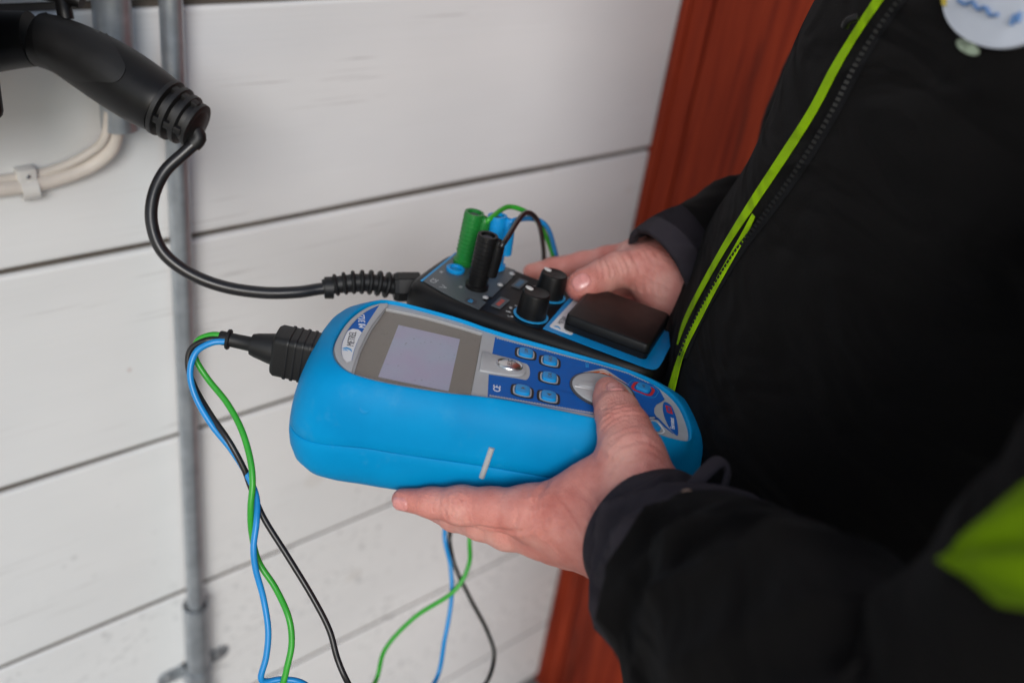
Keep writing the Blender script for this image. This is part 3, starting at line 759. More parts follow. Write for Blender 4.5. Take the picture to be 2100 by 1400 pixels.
# chrome escape key on its grey tongue
mk('tongue', prism(mmP(smoothpoly([(-5, 20.5), (8, 19.5), (17, 18.8), (22, 15), (23.5, 9), (21.5, 2.5), (16, -0.6), (6, -2.6), (-5, -3.6)], 4, False)), 0.12 * mm, 1.5 * mm), GREY, tst, bevel=0.0005, angle=50)
ek = mk('escape_key', loft([[(x, y, h * mm) for x, y in ellipse(12.8 * mm, 9.6 * mm, 8.3 * k * mm, 6.6 * k * mm, 32)] for k, h in ((1, 1.52), (1, 2.3), (0.93, 2.9), (0.86, 2.5), (0.8, 2.8), (0.55, 3.5), (0.2, 3.8))]), CHROME, tst)
ttext('lettering', 'ESC', 12.8, 10.2, 3.75, 4.2, INK, 90, parent=ek)
def key(L, W, glyph, ang=90):
    sh = [( -6.6, 3.4), (-5.2, 6.2), (0, 7.2), (5.2, 6.2), (6.6, 3.4), (6.6, -3.4), (5.2, -6.2), (0, -7.2), (-5.2, -6.2), (-6.6, -3.4)]
    P = lambda k, kx=1.0: mmP([(L + x * k * kx, W + y * k) for x, y in smoothpoly(sh, 3)])
    b = mk('key', loft([[(x, y, h * mm) for x, y in P(k, 0.94)] for k, h in ((0.72, 0.8), (0.72, 2.1), (0.66, 2.6), (0.5, 2.75), (0.2, 2.8))]), KEYBLUE, tst)
    mk('key_surround', prism(P(1.0, 1.06), 0.52 * mm, 0.8 * mm, [P(0.84, 1.0)]), BLK, b, smooth=False)
    mk('key_ring', prism(P(0.84, 1.0), 0.52 * mm, 0.95 * mm, [P(0.745, 0.95)]), GREY, b, smooth=False)
    if glyph in ('^', 'v'):
        s = 1 if glyph == '^' else -1
        mk('arrow', prism(mmP([(L - 1.6 , W - 0.6 * s), (L + 1.6, W - 0.6 * s), (L, W + 1.8 * s)]), 2.76 * mm, 2.88 * mm), DGREY, b, smooth=False)
    else: ttext('lettering', glyph, L, W + 0.4, 2.84, 3.3, DGREY, ang, parent=b)
key(22.6, 31.0, 'LIM'); key(38.4, 27.6, 'HELP'); key(38.2, 6.2, 'CAL'); key(22.0, -16.6, '^'); key(38.0, -16.8, 'v')
ttext('lettering', 'CE', 7.0, -19.5, 0.56, 6.2, PAPER, 92, bold=0.05)
# toothed light border lines beside the panel
for s in (1, -1):
    xs = np.linspace(3, 104, 62); base = []; 
    g = []
    for i in range(len(xs) - 1):
        xa, xb = xs[i], xs[i + 1]; xm = xa + (xb - xa) * 0.55
        fa = lambda x, k: W0 + s * (kd(x) + k)
        g.append(prism(mmP([(xa, fa(xa, 0.1)), (xb, fa(xb, 0.1)), (xb, fa(xb, -0.75)), (xm, fa(xm, -0.75)), (xm, fa(xm, -1.5)), (xa, fa(xa, -1.5))]), 0.52 * mm, 0.62 * mm))
    mk('toothed_border', join(*g), GREY, tst, smooth=False)
# dial
dc = (72.0, 4.4)
mk('dial_skirt', loft([[(x, y, h * mm) for x, y in [(dc[0] * mm + r * mm * (1 + (0.018 if j % 2 else 0)) * math.cos(2 * math.pi * j / 120), dc[1] * mm + r * mm * (1 + (0.018 if j % 2 else 0)) * math.sin(2 * math.pi * j / 120)) for j in range(120)]] for r, h in ((20.6, 0.52), (20.6, 1.5), (19.9, 1.8))]), INK, tst, angle=20)
dcap = mk('dial_cap', loft([[(x, y, h * mm) for x, y in ellipse(dc[0] * mm, dc[1] * mm, r * mm, r * mm, 64)] for r, h in ((19.7, 1.4), (19.4, 2.0), (18.4, 2.5), (12, 2.9), (4, 3.0))]), GREY, tst)
mk('dial_ridge', loft([[(dc[0] * mm + x * mm, dc[1] * mm + sgn * w_ * mm, z * mm) for sgn, w_, z in ((-1, 4.2, 2.6 - 0.02 * abs(x)), (-1, 2.8, 4.6 - 0.09 * abs(x)), (1, 2.8, 4.6 - 0.09 * abs(x)), (1, 4.2, 2.6 - 0.02 * abs(x)))] for x in np.linspace(-16, 16, 12)]), GREY, dcap, bevel=0.0004)
mk('dial_groove', prism(mmP([(dc[0] - 18.2, dc[1] - 5.0), (dc[0] - 4, dc[1] - 4.9), (dc[0] - 4, dc[1] - 4.5), (dc[0] - 18.2, dc[1] - 4.6)]), 2.4 * mm, 3.0 * mm), PAPER, dcap, smooth=False)
mk('pointer_field', prism(mmP([(60, 23.2), (72.8, 34.0), (76, 33.5), (90, 20.0), (85, 23.5), (78, 26.6), (70, 26.6), (64, 25)]), 0.52 * mm, 0.66 * mm), GREY, tst, smooth=False)
mk('pointer_flash', prism(mmP([(63, 24.4), (74, 31.4), (88, 20.8), (80, 26.4), (71, 27.2)]), 0.68 * mm, 0.8 * mm), ORANGE, tst, smooth=False)
for k in (0, 2.3):
    mk('chevron', prism(mmP([(71, 28.0 + k), (74, 30.3 + k), (77, 27.8 + k), (77, 27.2 + k), (74, 29.2 + k), (71, 27.3 + k)]), 0.82 * mm, 0.9 * mm), PAPER, tst, smooth=False)
ttext('lettering', 'TEST', 63.2, 34.0, 0.58, 3.0, CYAN, 90)
# red ringed key
rk = (99.0, 19.0)
rb = mk('power_key', loft([[(x, y, h * mm) for x, y in mmP(rrect(rk[0], rk[1], 4.6 * k, 4.2 * k, 2.4 * k, 5, -0.35))] for k, h in ((1, 0.6), (1, 1.9), (0.9, 2.4), (0.4, 2.55))]), KEYBLUE, tst)
mk('power_ring', prism(mmP(rrect(rk[0], rk[1], 7.2, 6.4, 4.0, 6, -0.35)), 0.52 * mm, 0.75 * mm, [mmP(rrect(rk[0], rk[1], 5.4, 5.0, 3.0, 6, -0.35))]), REDP, rb, smooth=False)
mk('power_outline', prism(mmP(rrect(rk[0], rk[1], 9.6, 7.8, 5.0, 6, -0.35)), 0.52 * mm, 0.6 * mm, [mmP(rrect(rk[0], rk[1], 9.3, 7.5, 4.8, 6, -0.35))]), CYAN, rb, smooth=False)
ttext('lettering', 'I/O', rk[0], rk[1], 2.58, 2.4, INK, 90, parent=rb)
for q, c in (((101.0, -25.5), 0),):
    b2 = mk('power_key', loft([[(x, y, h * mm) for x, y in mmP(rrect(q[0], q[1], 4.6 * k, 4.2 * k, 2.4 * k, 5, 0.35))] for k, h in ((1, 0.6), (1, 1.9), (0.9, 2.4), (0.4, 2.55))]), KEYBLUE, tst)
    mk('power_ring', prism(mmP(rrect(q[0], q[1], 7.2, 6.4, 4.0, 6, 0.35)), 0.52 * mm, 0.75 * mm, [mmP(rrect(q[0], q[1], 6.2, 5.6, 3.4, 6, 0.35))]), PAPER, b2, smooth=False)
bdg = smoothpoly([(112, 8.0), (116, 5), (117.6, -6), (117.6, -18), (116.5, -28), (113, -23), (110.6, -12), (110.2, 0)], 4)
mk('model_badge', prism(mmP(bdg), 0.15 * mm, 0.75 * mm), DKBLUE, tst, smooth=False)
ttext('lettering', 'Eurotest', 114.4, -16.2, 0.83, 3.9, PAPER, 86, shear=0.2, sx=0.95, bold=0.04)
mk('badge_flag', prism(mmP([(112.3, -4.2), (116.0, -5.2), (115.6, 3.2), (112.0, 4.2)]), 0.77 * mm, 0.85 * mm), REDP, tst, smooth=False)
ttext('lettering', 'EASI', 114.0, -0.6, 0.95, 2.6, DKBLUE, 86, shear=0.2, sx=1.0)
# strap slot on the side: find the shell surface
def side(L, h):
    ks = [(-73, 1.35), (-70, .85), (-65, .52), (-58, .26), (-50, .09), (-43, .02), (-36, 0), (-30, .012), (-24, .045), (-18, .11), (-13, .20), (-8, .34), (-4, .52)]
    k = np.interp(h, [q[0] for q in ks], [q[1] for q in ks])
    P = np.array(lay(0, k)) / mm; m_ = P[:, 1] < W0; P = P[m_]; o = np.argsort(P[:, 0]); return np.interp(L, P[o, 0], P[o, 1])
sl_pts = []
for h in np.linspace(-23.0, -44.5, 12): sl_pts.append(np.array([(10.5 + (h + 23) * 0.07) * mm, (side(10, h) + 0.1) * mm, h * mm]))
mk('strap_slot', tube(sl_pts, 0.0018, 12, 1), GREY, tst)
dp = np.array([-65 * mm, (side(-65, -12) + 0.3) * mm, -12 * mm])
mk('dimple', lathe([(0.0032, 0), (0.003, 0.0003), (0.0018, 0.0001), (0.0003, 0.0)], 20, dp, (1, 0, 0), (0, 0.4, 0.92), (0, -0.92, 0.4)), BLUE, tst)

# ------------------------------------------------------------------ test cable: plug in the tester's end, three leads, three banana plugs
lead = empty('test_lead_set', frame(TO + TL * -0.118 + TW * 0.0135 + TN * -0.025, TL, TW, TN))
tag(lead, 'black ribbed plug with green, black and blue test leads and stacking banana plugs', 'test leads')
def rrx(L, hw, hh, r, n=6): return [(L * mm, y * mm, z * mm) for y, z in rrect(0, 0, hw, hh, r, n)]
mk('plug_body', loft([rrx(14, 11.2, 14, 4), rrx(-11, 11.2, 14, 4), rrx(-13, 10.2, 13, 4), rrx(-13.6, 9.0, 11.8, 4)]), BLK, lead, angle=45)
for k in range(4):
    mk('rib', loft([rrx(-5 + k * 4.6, 11.9, 14.7, 4.4), rrx(-3.2 + k * 4.6, 11.9, 14.7, 4.4)]), BLK, lead, bevel=0.0003)
ex = (-1, 0.0, 0.02)
def lx(prof, m, name, O=(0, 0, 0)): return mk(name, lathe([(r * mm, h * mm) for r, h in prof], 24, O, (0, 1, 0), (0, 0, 1), (-1, 0, 0)), m, lead)
lx([(10.2, 12.5), (9.6, 16), (7.6, 25), (6.6, 28), (5.0, 28.3), (4.6, 29), (4.4, 40), (4.6, 42)], BLK, 'plug_taper')
lx([(4.6, 41), (6.2, 41.3), (6.6, 42), (6.2, 43.2), (4.6, 43.6)], BLK, 'flange')
lx([(4.4, 43), (4.4, 47.5), (4.0, 48)], BLK, 'sheath')
ex0 = TO + TL * (-0.118 - 0.046) + TW * 0.0135 - TN * 0.025
zx = float((MR.T @ (ex0 - CAM))[2]); exp_ = proj(ex0)
DX, DY = exp_[0] - 465, exp_[1] - 692
ZF = zx
front = {
 'green': [(472, 688, 0), (440, 686, .0), (408, 700, .002), (402, 732, .004), (425, 775, .006), (465, 825, .004), (495, 880, .0), (513, 940, -.004), (518, 990, -.006), (514, 1040, -.005), (516, 1090, .0), (530, 1150, .004), (565, 1205, .004), (592, 1265, .0), (598, 1320, 0), (587, 1375, 0), (580, 1420, .004), (600, 1490, .03)],
 'black': [(472, 694, 0), (430, 697, -.002), (396, 715, -.001), (388, 750, .001), (400, 795, .004), (432, 850, .0), (470, 905, -.003), (500, 960, .0), (515, 1000, .004), (540, 1060, .004), (590, 1140, .004), (640, 1222, .004), (675, 1290, .004), (692, 1350, .004), (715, 1402, .006), (760, 1480, .03)],
 'blue': [(472, 699, -.003), (440, 702, -.005), (406, 722, -.005), (392, 765, -.005), (402, 815, -.004), (435, 872, -.002), (475, 922, .002), (508, 975, .001), (526, 1020, -.001), (526, 1070, -.005), (520, 1120, -.006), (524, 1165, -.004), (540, 1225, 0), (550, 1290, 0), (546, 1345, 0), (535, 1388, .0), (548, 1396, .003), (580, 1392, .006), (625, 1402, .01), (680, 1450, .03)]}
AL = np.array([0.45565865, -0.88789937, -0.06332385]); AWv = np.array([0.88457794, 0.45960725, -0.07926565]); AN = TN
AO = U(1000, 590, 0.72)
def ad(L, W, h): return AO + AL * L * mm + AWv * W * mm + AN * h * mm
PLUGS = {'green': (-30.4, 24.6), 'black': (-5.9, -7.4), 'blue': (-9.5, 35.5)}
TILT = {'green': 0.0, 'black': 0.0, 'blue': -0.16}
PH = 42.0
back = {
 'green': [(700, 1480, 0.75), (768, 1400, 0.855), (790, 1330, 0.855), (850, 1265, 0.855), (930, 1212, 0.852), (962, 1155, 0.855), (966, 1085, 0.86), (1010, 960, 0.825), (1085, 760, 0.845), (1140, 600, 0.85), (1138, 545, 0.838), (1124, 495, 0.81), (1095, 446, 0.77), (1045, 424, 0.755)],
 'black': [(880, 1490, 0.75), (985, 1415, 0.862), (1013, 1350, 0.862), (1000, 1295, 0.862), (962, 1222, 0.86), (930, 1150, 0.86), (925, 1080, 0.862), (970, 960, 0.825), (1060, 760, 0.845), (1112, 600, 0.848), (1115, 545, 0.836), (1113, 500, 0.805), (1102, 452, 0.765), (1075, 438, 0.745)],
 'blue': [(800, 1480, 0.75), (890, 1400, 0.858), (912, 1310, 0.858), (926, 1225, 0.858), (924, 1160, 0.858), (913, 1080, 0.862), (960, 960, 0.825), (1070, 760, 0.85), (1144, 600, 0.853), (1144, 545, 0.842), (1136, 506, 0.815), (1122, 466, 0.785), (1095, 449, 0.77)]}
CMAT = {'green': GRNC, 'black': BLKC, 'blue': BLUC}; PMAT = {'green': GRNP, 'black': BLKP, 'blue': KEYBLUE}
for c in ('green', 'black', 'blue'):
    pts = [U(x + DX * max(0, 1 - i / 4), y + DY * max(0, 1 - i / 4), ZF + dz) for i, (x, y, dz) in enumerate(front[c])]
    L0, Wp = PLUGS[c]
    tl_ = TILT[c] * PH; tip = ad(L0 + 9.5 + tl_, Wp + 1.5, PH - 6); tip2 = ad(L0 + 12 + tl_, Wp + 3, PH - 1)
    pts += [U(*q) for q in back[c]] + [tip2, tip]
    mk('lead', tube(pts, 0.0020, 10, 8), CMAT[c], lead, world=True)
    x3 = AL; y3 = AWv; tz = AN * 1.0 + AL * TILT[c] - AWv * 0.02; tz = tz / np.linalg.norm(tz)
    x3 = x3 - tz * (x3 @ tz); x3 /= np.linalg.norm(x3); y3 = np.cross(tz, x3)
    base = ad(L0, Wp, 0.6)
    pb = mk('banana_plug', lathe([(0.0045, 0), (0.0084, 0.0002), (0.0086, 0.003), (0.0068, 0.0036), (0.0068, 0.006), (0.0071, 0.0075), (0.0075, 0.040), (0.0072, PH * mm), (0.0052, PH * mm), (0.0047, 0.030)], 28, base, x3, y3, tz), PMAT[c], lead, world=True)
    for k in range(9):
        g = lathe([(0.0072, 0), (0.0077, 0.0003), (0.0077, 0.0009), (0.0072, 0.0012)], 24, base + tz * (0.010 + 0.0034 * k), x3, y3, tz)
        mk('grip_ring', g, PMAT[c], pb, world=True)
    od = (AL * 0.95 + AWv * 0.3); od -= tz * (od @ tz); od /= np.linalg.norm(od)
    mk('side_socket', tube([base + od * 0.0076 + tz * 0.012, base + od * 0.0086 + tz * 0.026, base + od * 0.0089 + tz * 0.0365, base + od * 0.0099 + tz * 0.0395], 0.0046, 14, 3, rfun=lambda t: 0.0048 - 0.0018 * t ** 3), PMAT[c], pb, world=True)
    mk('contact', lathe([(0.0030, 0.0), (0.0040, 0.001), (0.0040, 0.010), (0.002, 0.010)], 16, base + tz * 0.030, x3, y3, tz), INK, pb, world=True)

# ------------------------------------------------------------------ the adapter beside it
adp = empty('charging_test_adapter', frame(AO, AL, AWv, AN))
tag(adp, 'black and blue adapter box with two knobs, sockets and a lid', 'adapter')
A0 = 4.0
def aout(inset, n=80):
    P = []; Lmin, Lmax = -50 + inset, 141 - inset; Lc = 46
    for j in range(n):
        t = 2 * math.pi * j / n; c, s = math.cos(t), math.sin(t); pp = 6.0
        x = Lc + math.copysign(abs(c) ** (2 / pp), c) * ((Lmax - Lc) if c > 0 else (Lc - Lmin))
        hw = np.interp(x, [-50, -10, 40, 90, 141], [48.5, 49, 46, 40, 36]) - inset
        P.append((x * mm, (A0 + math.copysign(abs(s) ** (2 / pp), s) * hw) * mm))
    return P
al_ = lambda h, i: [(x, y, h * mm) for x, y in aout(i)]
mk('housing', loft([al_(-44, 9), al_(-43, 5), al_(-40, 2), al_(-34, .4), al_(-12, 0), al_(-6, .8), al_(-2.5, 2.6), al_(-0.6, 5.0), al_(0, 7.0), al_(-0.2, 8.2)]), BLKP, adp, angle=50)
def asheet(name, P, z0, z1, m, parent=None, sm=3): return mk(name, prism(mmP(P), z0 * mm, z1 * mm), m, parent or adp, smooth=False)
gp = [(-42, 37.5), (-41.5, 0), (-39, -28)] + [tuple(q) for q in smoothpoly([(-30, -31), (-18, -34.5), (-6, -36.8), (9.5, -38.5)], 3, False)] + [(9.0, -24), (5, -23), (5, -13), (8.8, -12), (8.2, 5), (5, 6), (5, 16), (8.0, 17), (7.5, 32), (4.5, 33), (4.5, 46), (-20, 45)]
asheet('socket_panel', gp, 0.1, 0.5, DGREY)
asheet('blue_stripe', [(-43.6, 38), (-42.2, 38), (-39.4, -28.4), (-41.0, -28.6)], 0.1, 0.55, CYAN)
mk('socket_ring', lathe([(6.6 * mm, 0.5 * mm), (7.0 * mm, 1.0 * mm), (7.0 * mm, 3.0 * mm), (6.2 * mm, 3.6 * mm), (4.6 * mm, 3.4 * mm), (4.2 * mm, 1.2 * mm), (2.8 * mm, 1.0 * mm), (2.6 * mm, 2.6 * mm), (1.2 * mm, 2.6 * mm)], 32, (-29.4 * mm, 6.1 * mm, 0)), KEYBLUE, adp)
for L_, W_ in ((5.5, -17.5), (5.5, 11), (4.8, 37)):
    mk('indicator_lamp', lathe([(2.2 * mm, 0.5 * mm), (2.2 * mm, 1.0 * mm), (1.5 * mm, 1.6 * mm), (0.3 * mm, 1.9 * mm)], 16, (L_ * mm, W_ * mm, 0)), GREY, adp)
def atext(s, L, W, size, m, h=0.55, ang=90, sx=1.0, parent=None): 
    g = textgeo(s, size * mm, 0.00008); t = math.radians(ang)
    g = ([(p[0] * sx, p[1], p[2]) for p in g[0]], g[1])
    return mk('lettering', place(g, (L * mm, W * mm, h * mm), (math.cos(t), math.sin(t), 0), (-math.sin(t), math.cos(t), 0)), m, parent or adp, smooth=False)
atext('CE', -33.5, -21.5, 6.5, GREY); atext('PE', -36, -3.5, 3.4, GREY); atext('L1', -15, -15.5, 3.4, GREY)
asheet('warning_mark', [(-26.5, -28), (-21.5, -25.6), (-26.5, -22.5), (-26.5, -23.2), (-22.8, -25.6), (-26.5, -27.2)], 0.52, 0.6, GREY)
asheet('emblem_field', rrect(0.0, -31.0, 4.0, 4.0, 2.6), 0.52, 0.62, INK); atext('EV', 0.0, -31.0, 4.4, CYAN, 0.7)
asheet('status_field', rrect(15.6, 25.8, 3.6, 9.0, 0.6), 0.1, 0.5, DGREY); asheet('status_print', rrect(15.6, 25.8, 1.9, 6.4, 0.4), 0.52, 0.6, mat('slate_print', srgb(70, 112, 140), 0.5))
sf = asheet('status_field', rrect(17.0, -16.4, 3.6, 9.5, 0.6), 0.1, 0.5, DGREY); atext('ERROR', 17.0, -16.4, 4.4, mat('red_orange_print', srgb(190, 78, 62), 0.5), 0.58, sx=0.86)
def knob(L_, W_):
    r = [(11.8, 0.1), (12.6, 0.3), (12.6, 0.9), (11.0, 1.0)]
    k = mk('knob', lathe([(10.9 * mm, 0.9 * mm), (10.8 * mm, 3 * mm), (10.0 * mm, 17.0 * mm), (9.6 * mm, 18.4 * mm), (8.8 * mm, 18.8 * mm), (8.2 * mm, 18.4 * mm), (2 * mm, 18.4 * mm)], 40, (L_ * mm, W_ * mm, 0)), BLKP, adp)
    mk('knob_collar', lathe([(a_ * mm, b * mm) for a_, b in r], 40, (L_ * mm, W_ * mm, 0)), CYAN, k)
    d = np.array([-0.93, 0.36]); n_ = np.array([-d[1], d[0]])
    c0 = np.array([L_, W_])
    def q(rr, ww, h): p2 = c0 + d * rr + n_ * ww; return (p2[0] * mm, p2[1] * mm, h * mm)
    v = [q(11.15, -.9, 1), q(11.15, .9, 1), q(10.25, .9, 17.6), q(10.25, -.9, 17.6), q(10.6, -.9, 1), q(10.6, .9, 1), q(9.6, .9, 17.6), q(9.6, -.9, 17.6)]
    mk('pointer_line', (v, [(0, 1, 2, 3), (7, 6, 5, 4), (0, 4, 5, 1), (1, 5, 6, 2), (2, 6, 7, 3), (3, 7, 4, 0)]), WHT, k)
    pc = c0 + d * 7.0
    mk('pointer_dot', prism(mmP(ellipse(pc[0], pc[1], 3.2, 2.2, 20, math.atan2(d[1], d[0]))), 18.45 * mm, 19.0 * mm), WHT, k, bevel=0.0001)
    for i in range(5):
        t = math.radians(150 + 25 * i - 20); p2 = c0 + 15.4 * np.array([math.cos(t), math.sin(t)])
        mk('tick', prism(mmP(rrect(p2[0], p2[1], 0.9, 0.9, 0.2, 2)), 0.05 * mm, 0.2 * mm), GREY, adp, smooth=False)
knob(41.2, -18.0); knob(40.2, 23.8)
atext('A', 25.2, -17, 3.2, GREY, 0.2); atext('B', 26, -25, 3.2, GREY, 0.2); atext('C', 29.5, -31, 3.2, GREY, 0.2); atext('N', 25, 27, 3.2, GREY, 0.2)
asheet('blue_panel', [(55, -30.5)] + [(53.8, 24), (54, 46), (60, 45)] + [(118, 38.5)] + [tuple(q) for q in smoothpoly([(131, 37), (136.5, 30), (137.5, 5), (138, -22), (134, -29.5), (126, -30.5)], 3, False)] + [(90, -31)], 0.1, 0.5, KEYBLUE)
asheet('maker_label', [tuple(q) for q in rrect(66, 8, 8.5, 33, 2.0)], 0.52, 0.75, PAPER)
atext('METREL', 62.2, -8.0, 5.0, DGREY, 0.82, sx=0.85); asheet('emblem', [tuple(q) for q in smoothpoly([(60, -22.4), (62, -19.6), (64.6, -21), (65.4, -23.4), (63.6, -22)], 4)], 0.78, 0.86, CYAN)
lid = mk('lid', loft([[(x, y, h * mm) for x, y in mmP(rrect(97, 10.5, 31 - i, 32 - i, 4, 5))] for h, i in ((0.8, 0.3), (5.4, 0.0), (5.6, 0.6), (6.0, 0.6), (6.2, 0.0), (11.4, 0.2), (12.2, 0.7), (12.6, 1.8))]), BLKP, adp, angle=40)
# cable gland with ribbed bend protector
g0 = U(846, 588, .738); g1 = U(664, 590, .7225)
gd = g1 - g0; gl_ = np.linalg.norm(gd); gd /= gl_
gu = np.cross(gd, [0, 0, 1.0]); gu /= np.linalg.norm(gu); gv = np.cross(gd, gu)
hexr = lambda r, h: [g0 + gd * h + (gu * math.cos(math.pi / 3 * j) + gv * math.sin(math.pi / 3 * j)) * r for j in range(6)]
gn = mk('gland_nut', loft([hexr(0.0100, -0.006), hexr(0.0112, -0.005), hexr(0.0112, 0.011), hexr(0.0098, 0.0145)]), BLKP, adp, world=True, smooth=False, bevel=0.0006)
pr = [(0.0085, 0.013)]
arch = lambda h: np.array([0, 0, 1.0]) * 0.0045 * math.sin(math.pi * min(1, max(0, (h - 0.012) / (gl_ - 0.012))))
mk('bend_protector', tube([g0 + gd * h + arch(h) for h in np.linspace(0.008, gl_, 12)], 0.0062, 16, 2), BLK, adp, world=True)
bpb = adp.children[-1]
for k in range(7):
    h = 0.0175 + k * 0.0062; rr = 0.0100 - 0.00028 * k
    dl_ = unit(gd * 0.002 + arch(h + 0.001) - arch(h - 0.001)) if k >= 0 else gd
    cu = unit(np.cross(dl_, gv) * -1); cv = np.cross(dl_, cu)
    mk('coil', lathe([(0.0058, -0.0017), (rr - 0.0007, -0.0013), (rr, 0), (rr - 0.0007, 0.0013), (0.0058, 0.0017)], 24, g0 + gd * (h + 0.0017) + arch(h + 0.0017), cu, cv, dl_), BLK, bpb, world=True)
mk('end_ring', lathe([(0.005, gl_ - 0.0075), (0.0082, gl_ - 0.007), (0.0080, gl_ - 0.0005), (0.0048, gl_)], 24, g0, gu, gv, gd), BLK, bpb, world=True)

# ------------------------------------------------------------------ the person
FAC = np.array([-0.800, 0.600, 0.0]); FAC /= np.linalg.norm(FAC); LEFT = np.cross([0, 0, 1.0], FAC); UP = np.array([0, 0, 1.0])
BEL = np.array([0.465, 0.301]) + CAM[:2]                 # front of the belly at tester height
person = empty('person', loc=(BEL[0] - FAC[0] * 0.15, BEL[1] - FAC[1] * 0.15, 0.0))
tag(person, 'person in black jacket with lime zip edging, holding the tester and adapter', 'person')
PC = np.array([person.location[0], person.location[1], 0.0])
def T(l, f, z): return PC + LEFT * l + FAC * f + UP * (z + 0.06 if z > 0.6 else z)      # body frame: left, forward, height

# torso of the jacket: rings of (height, front, half depth, half width)
TR = [(0.80, .125, .135, .185), (0.86, .140, .145, .195), (0.95, .150, .152, .200), (1.03, .153, .155, .202), (1.117, .150, .153, .203), (1.20, .137, .146, .205),
      (1.28, .118, .137, .208), (1.363, .098, .128, .212), (1.41, .083, .118, .208), (1.455, .062, .105, .190), (1.495, .030, .085, .150), (1.525, .005, .070, .100), (1.55, -.005, .066, .078)]
def torso_ring(z, fr, b, a_, n=72):
    P = []
    for j in range(n):
        t = 2 * math.pi * j / n; c, s = math.cos(t), math.sin(t); e_ = 2 / 2.25
        f = fr - b + math.copysign(abs(c) ** e_, c) * b; l = math.copysign(abs(s) ** e_, s) * a_
        P.append((l, f, z, t))
    return P
zz = np.concatenate([np.linspace(0.80, 1.40, 50), np.linspace(1.412, 1.55, 16)])
cols = np.array(TR); 
def smooth_interp(x, xp, fp):
    x = np.asarray(x, float); i = np.clip(np.searchsorted(xp, x) - 1, 0, len(xp) - 2)
    m = np.gradient(fp, xp); h = xp[i + 1] - xp[i]; t = np.clip((x - xp[i]) / h, 0, 1)
    return (2 * t**3 - 3 * t**2 + 1) * fp[i] + (t**3 - 2 * t**2 + t) * h * m[i] + (-2 * t**3 + 3 * t**2) * fp[i + 1] + (t**3 - t**2) * h * m[i + 1]
rings = []
for z in zz:
    fr, b, a_ = (float(smooth_interp(z, cols[:, 0], cols[:, k])) for k in (1, 2, 3))
    rg = []
    for l, f, z_, t in torso_ring(z, fr, b, a_):
        wr = 0.0050 * math.sin(22 * z + 3 * t + 1.7 * math.sin(2 * t)) + 0.002 * math.sin(47 * z - 5 * t) + 0.0022 * math.sin(9 * t + 12 * z)
        wr *= min(1.0, abs(math.sin(t / 2)) * 3)
        k = 1 + wr / 0.16
        rg.append(T(l * k, (f - (fr - b)) * k + (fr - b), z_))
    rings.append(rg)
torso_geo = loft(rings)
jacket = mk('jacket', torso_geo, JACKET, person, world=True, angle=80)

# sleeves
def sleeve(path, n=72, sub=10, seed=1, amp=0.004, fl=1.0, x0=None):
    A_ = smoothpoly([np.array(q, float) for q in path], sub, False); m = len(A_); rings = []
    r_ = random.Random(seed); ph = [r_.uniform(0, 6.28) for _ in range(6)]
    P = [q[:3] for q in A_]; dist = 0; u = None
    for i in range(m):
        t = P[min(i + 1, m - 1)] - P[max(i - 1, 0)]; t /= np.linalg.norm(t)
        if i: dist += np.linalg.norm(P[i] - P[i - 1])
        if u is None: u = np.cross(t, [0, 0, 1.0])
        u = u - t * (u @ t); u /= np.linalg.norm(u); v = np.cross(t, u)
        rg = []
        for j in range(n):
            th = 2 * math.pi * j / n
            f1 = math.sin(dist * 78 + 1.9 * math.sin(th + ph[0]) + 0.8 * math.sin(2 * th + ph[5]) + ph[1]); f2 = math.sin(dist * 49 - 2 * th + 1.3 * math.sin(th + dist * 21) + ph[3])
            wv = (2 * (1 - abs(f1)) ** 1.6 - 0.9) * (0.55 + 0.45 * math.sin(th + 6 * dist + ph[2])) + (2 * (1 - abs(f2)) ** 1.5 - 0.9) * 0.8
            k = amp * wv * min(1, dist / 0.03 + 0.1) * (1 if dist < 0.26 else 0.45)
            rr = A_[i][3] + k
            rg.append(P[i] + (u * math.cos(th) + v * fl * math.sin(th)) * rr)
        rings.append(rg)
    return rings
wl_ = [(1334, 1102, .542, .0405), (1374, 1142, .520, .0445), (1440, 1215, .475, .0510), (1540, 1300, .425, .0560), (1680, 1420, .37, .0600)]
pl_ = [np.array([*U(x, y, z), r]) for x, y, z, r in wl_]
elbL = U(1980, 1660, .31); shL = T(.200, -.045, 1.43)
pl_ += [np.array([*elbL, .066]), np.array([*(elbL * .62 + shL * .38 + LEFT * 0.02), .070]), np.array([*(elbL * .3 + shL * .7), .074]), np.array([*shL, .076])]
slL = sleeve(pl_, seed=3, amp=0.0042)
i0 = 21
def grow(r, k): c = np.mean(r, 0); return [q + (q - c) / np.linalg.norm(q - c) * k for q in r]
slL_geo = loft([grow(slL[i0], -0.002), grow(slL[i0], 0.002), grow(slL[i0 + 1], 0.0024), grow(slL[i0 + 3], 0.0016)] + slL[i0 + 5:], cap0=True, cap1=True)
mk('sleeve', slL_geo, JACKET, jacket, world=True, angle=80)
def cuff_rings(rings, i1, tuck=3):
    inner = [[np.mean(rings[k], 0) + (q - np.mean(rings[k], 0)) * 0.90 for q in rings[k]] for k in range(tuck, -1, -1)]
    mid = [[np.mean(rings[0], 0) * 1 + (q - np.mean(rings[0], 0)) * 0.95 - (np.mean(rings[2], 0) - np.mean(rings[0], 0)) * 0.12 for q in rings[0]]]
    return inner + mid + [[np.mean(rings[k], 0) + (q - np.mean(rings[k], 0)) * 1.0 for q in rings[k]] for k in range(0, i1)] + [[np.mean(rings[i1], 0) + (q - np.mean(rings[i1], 0)) * 0.92 for q in rings[i1]]]
mk('cuff', loft(cuff_rings(slL, i0 + 3), cap0=False, cap1=False), CUFF, jacket, world=True, angle=80)
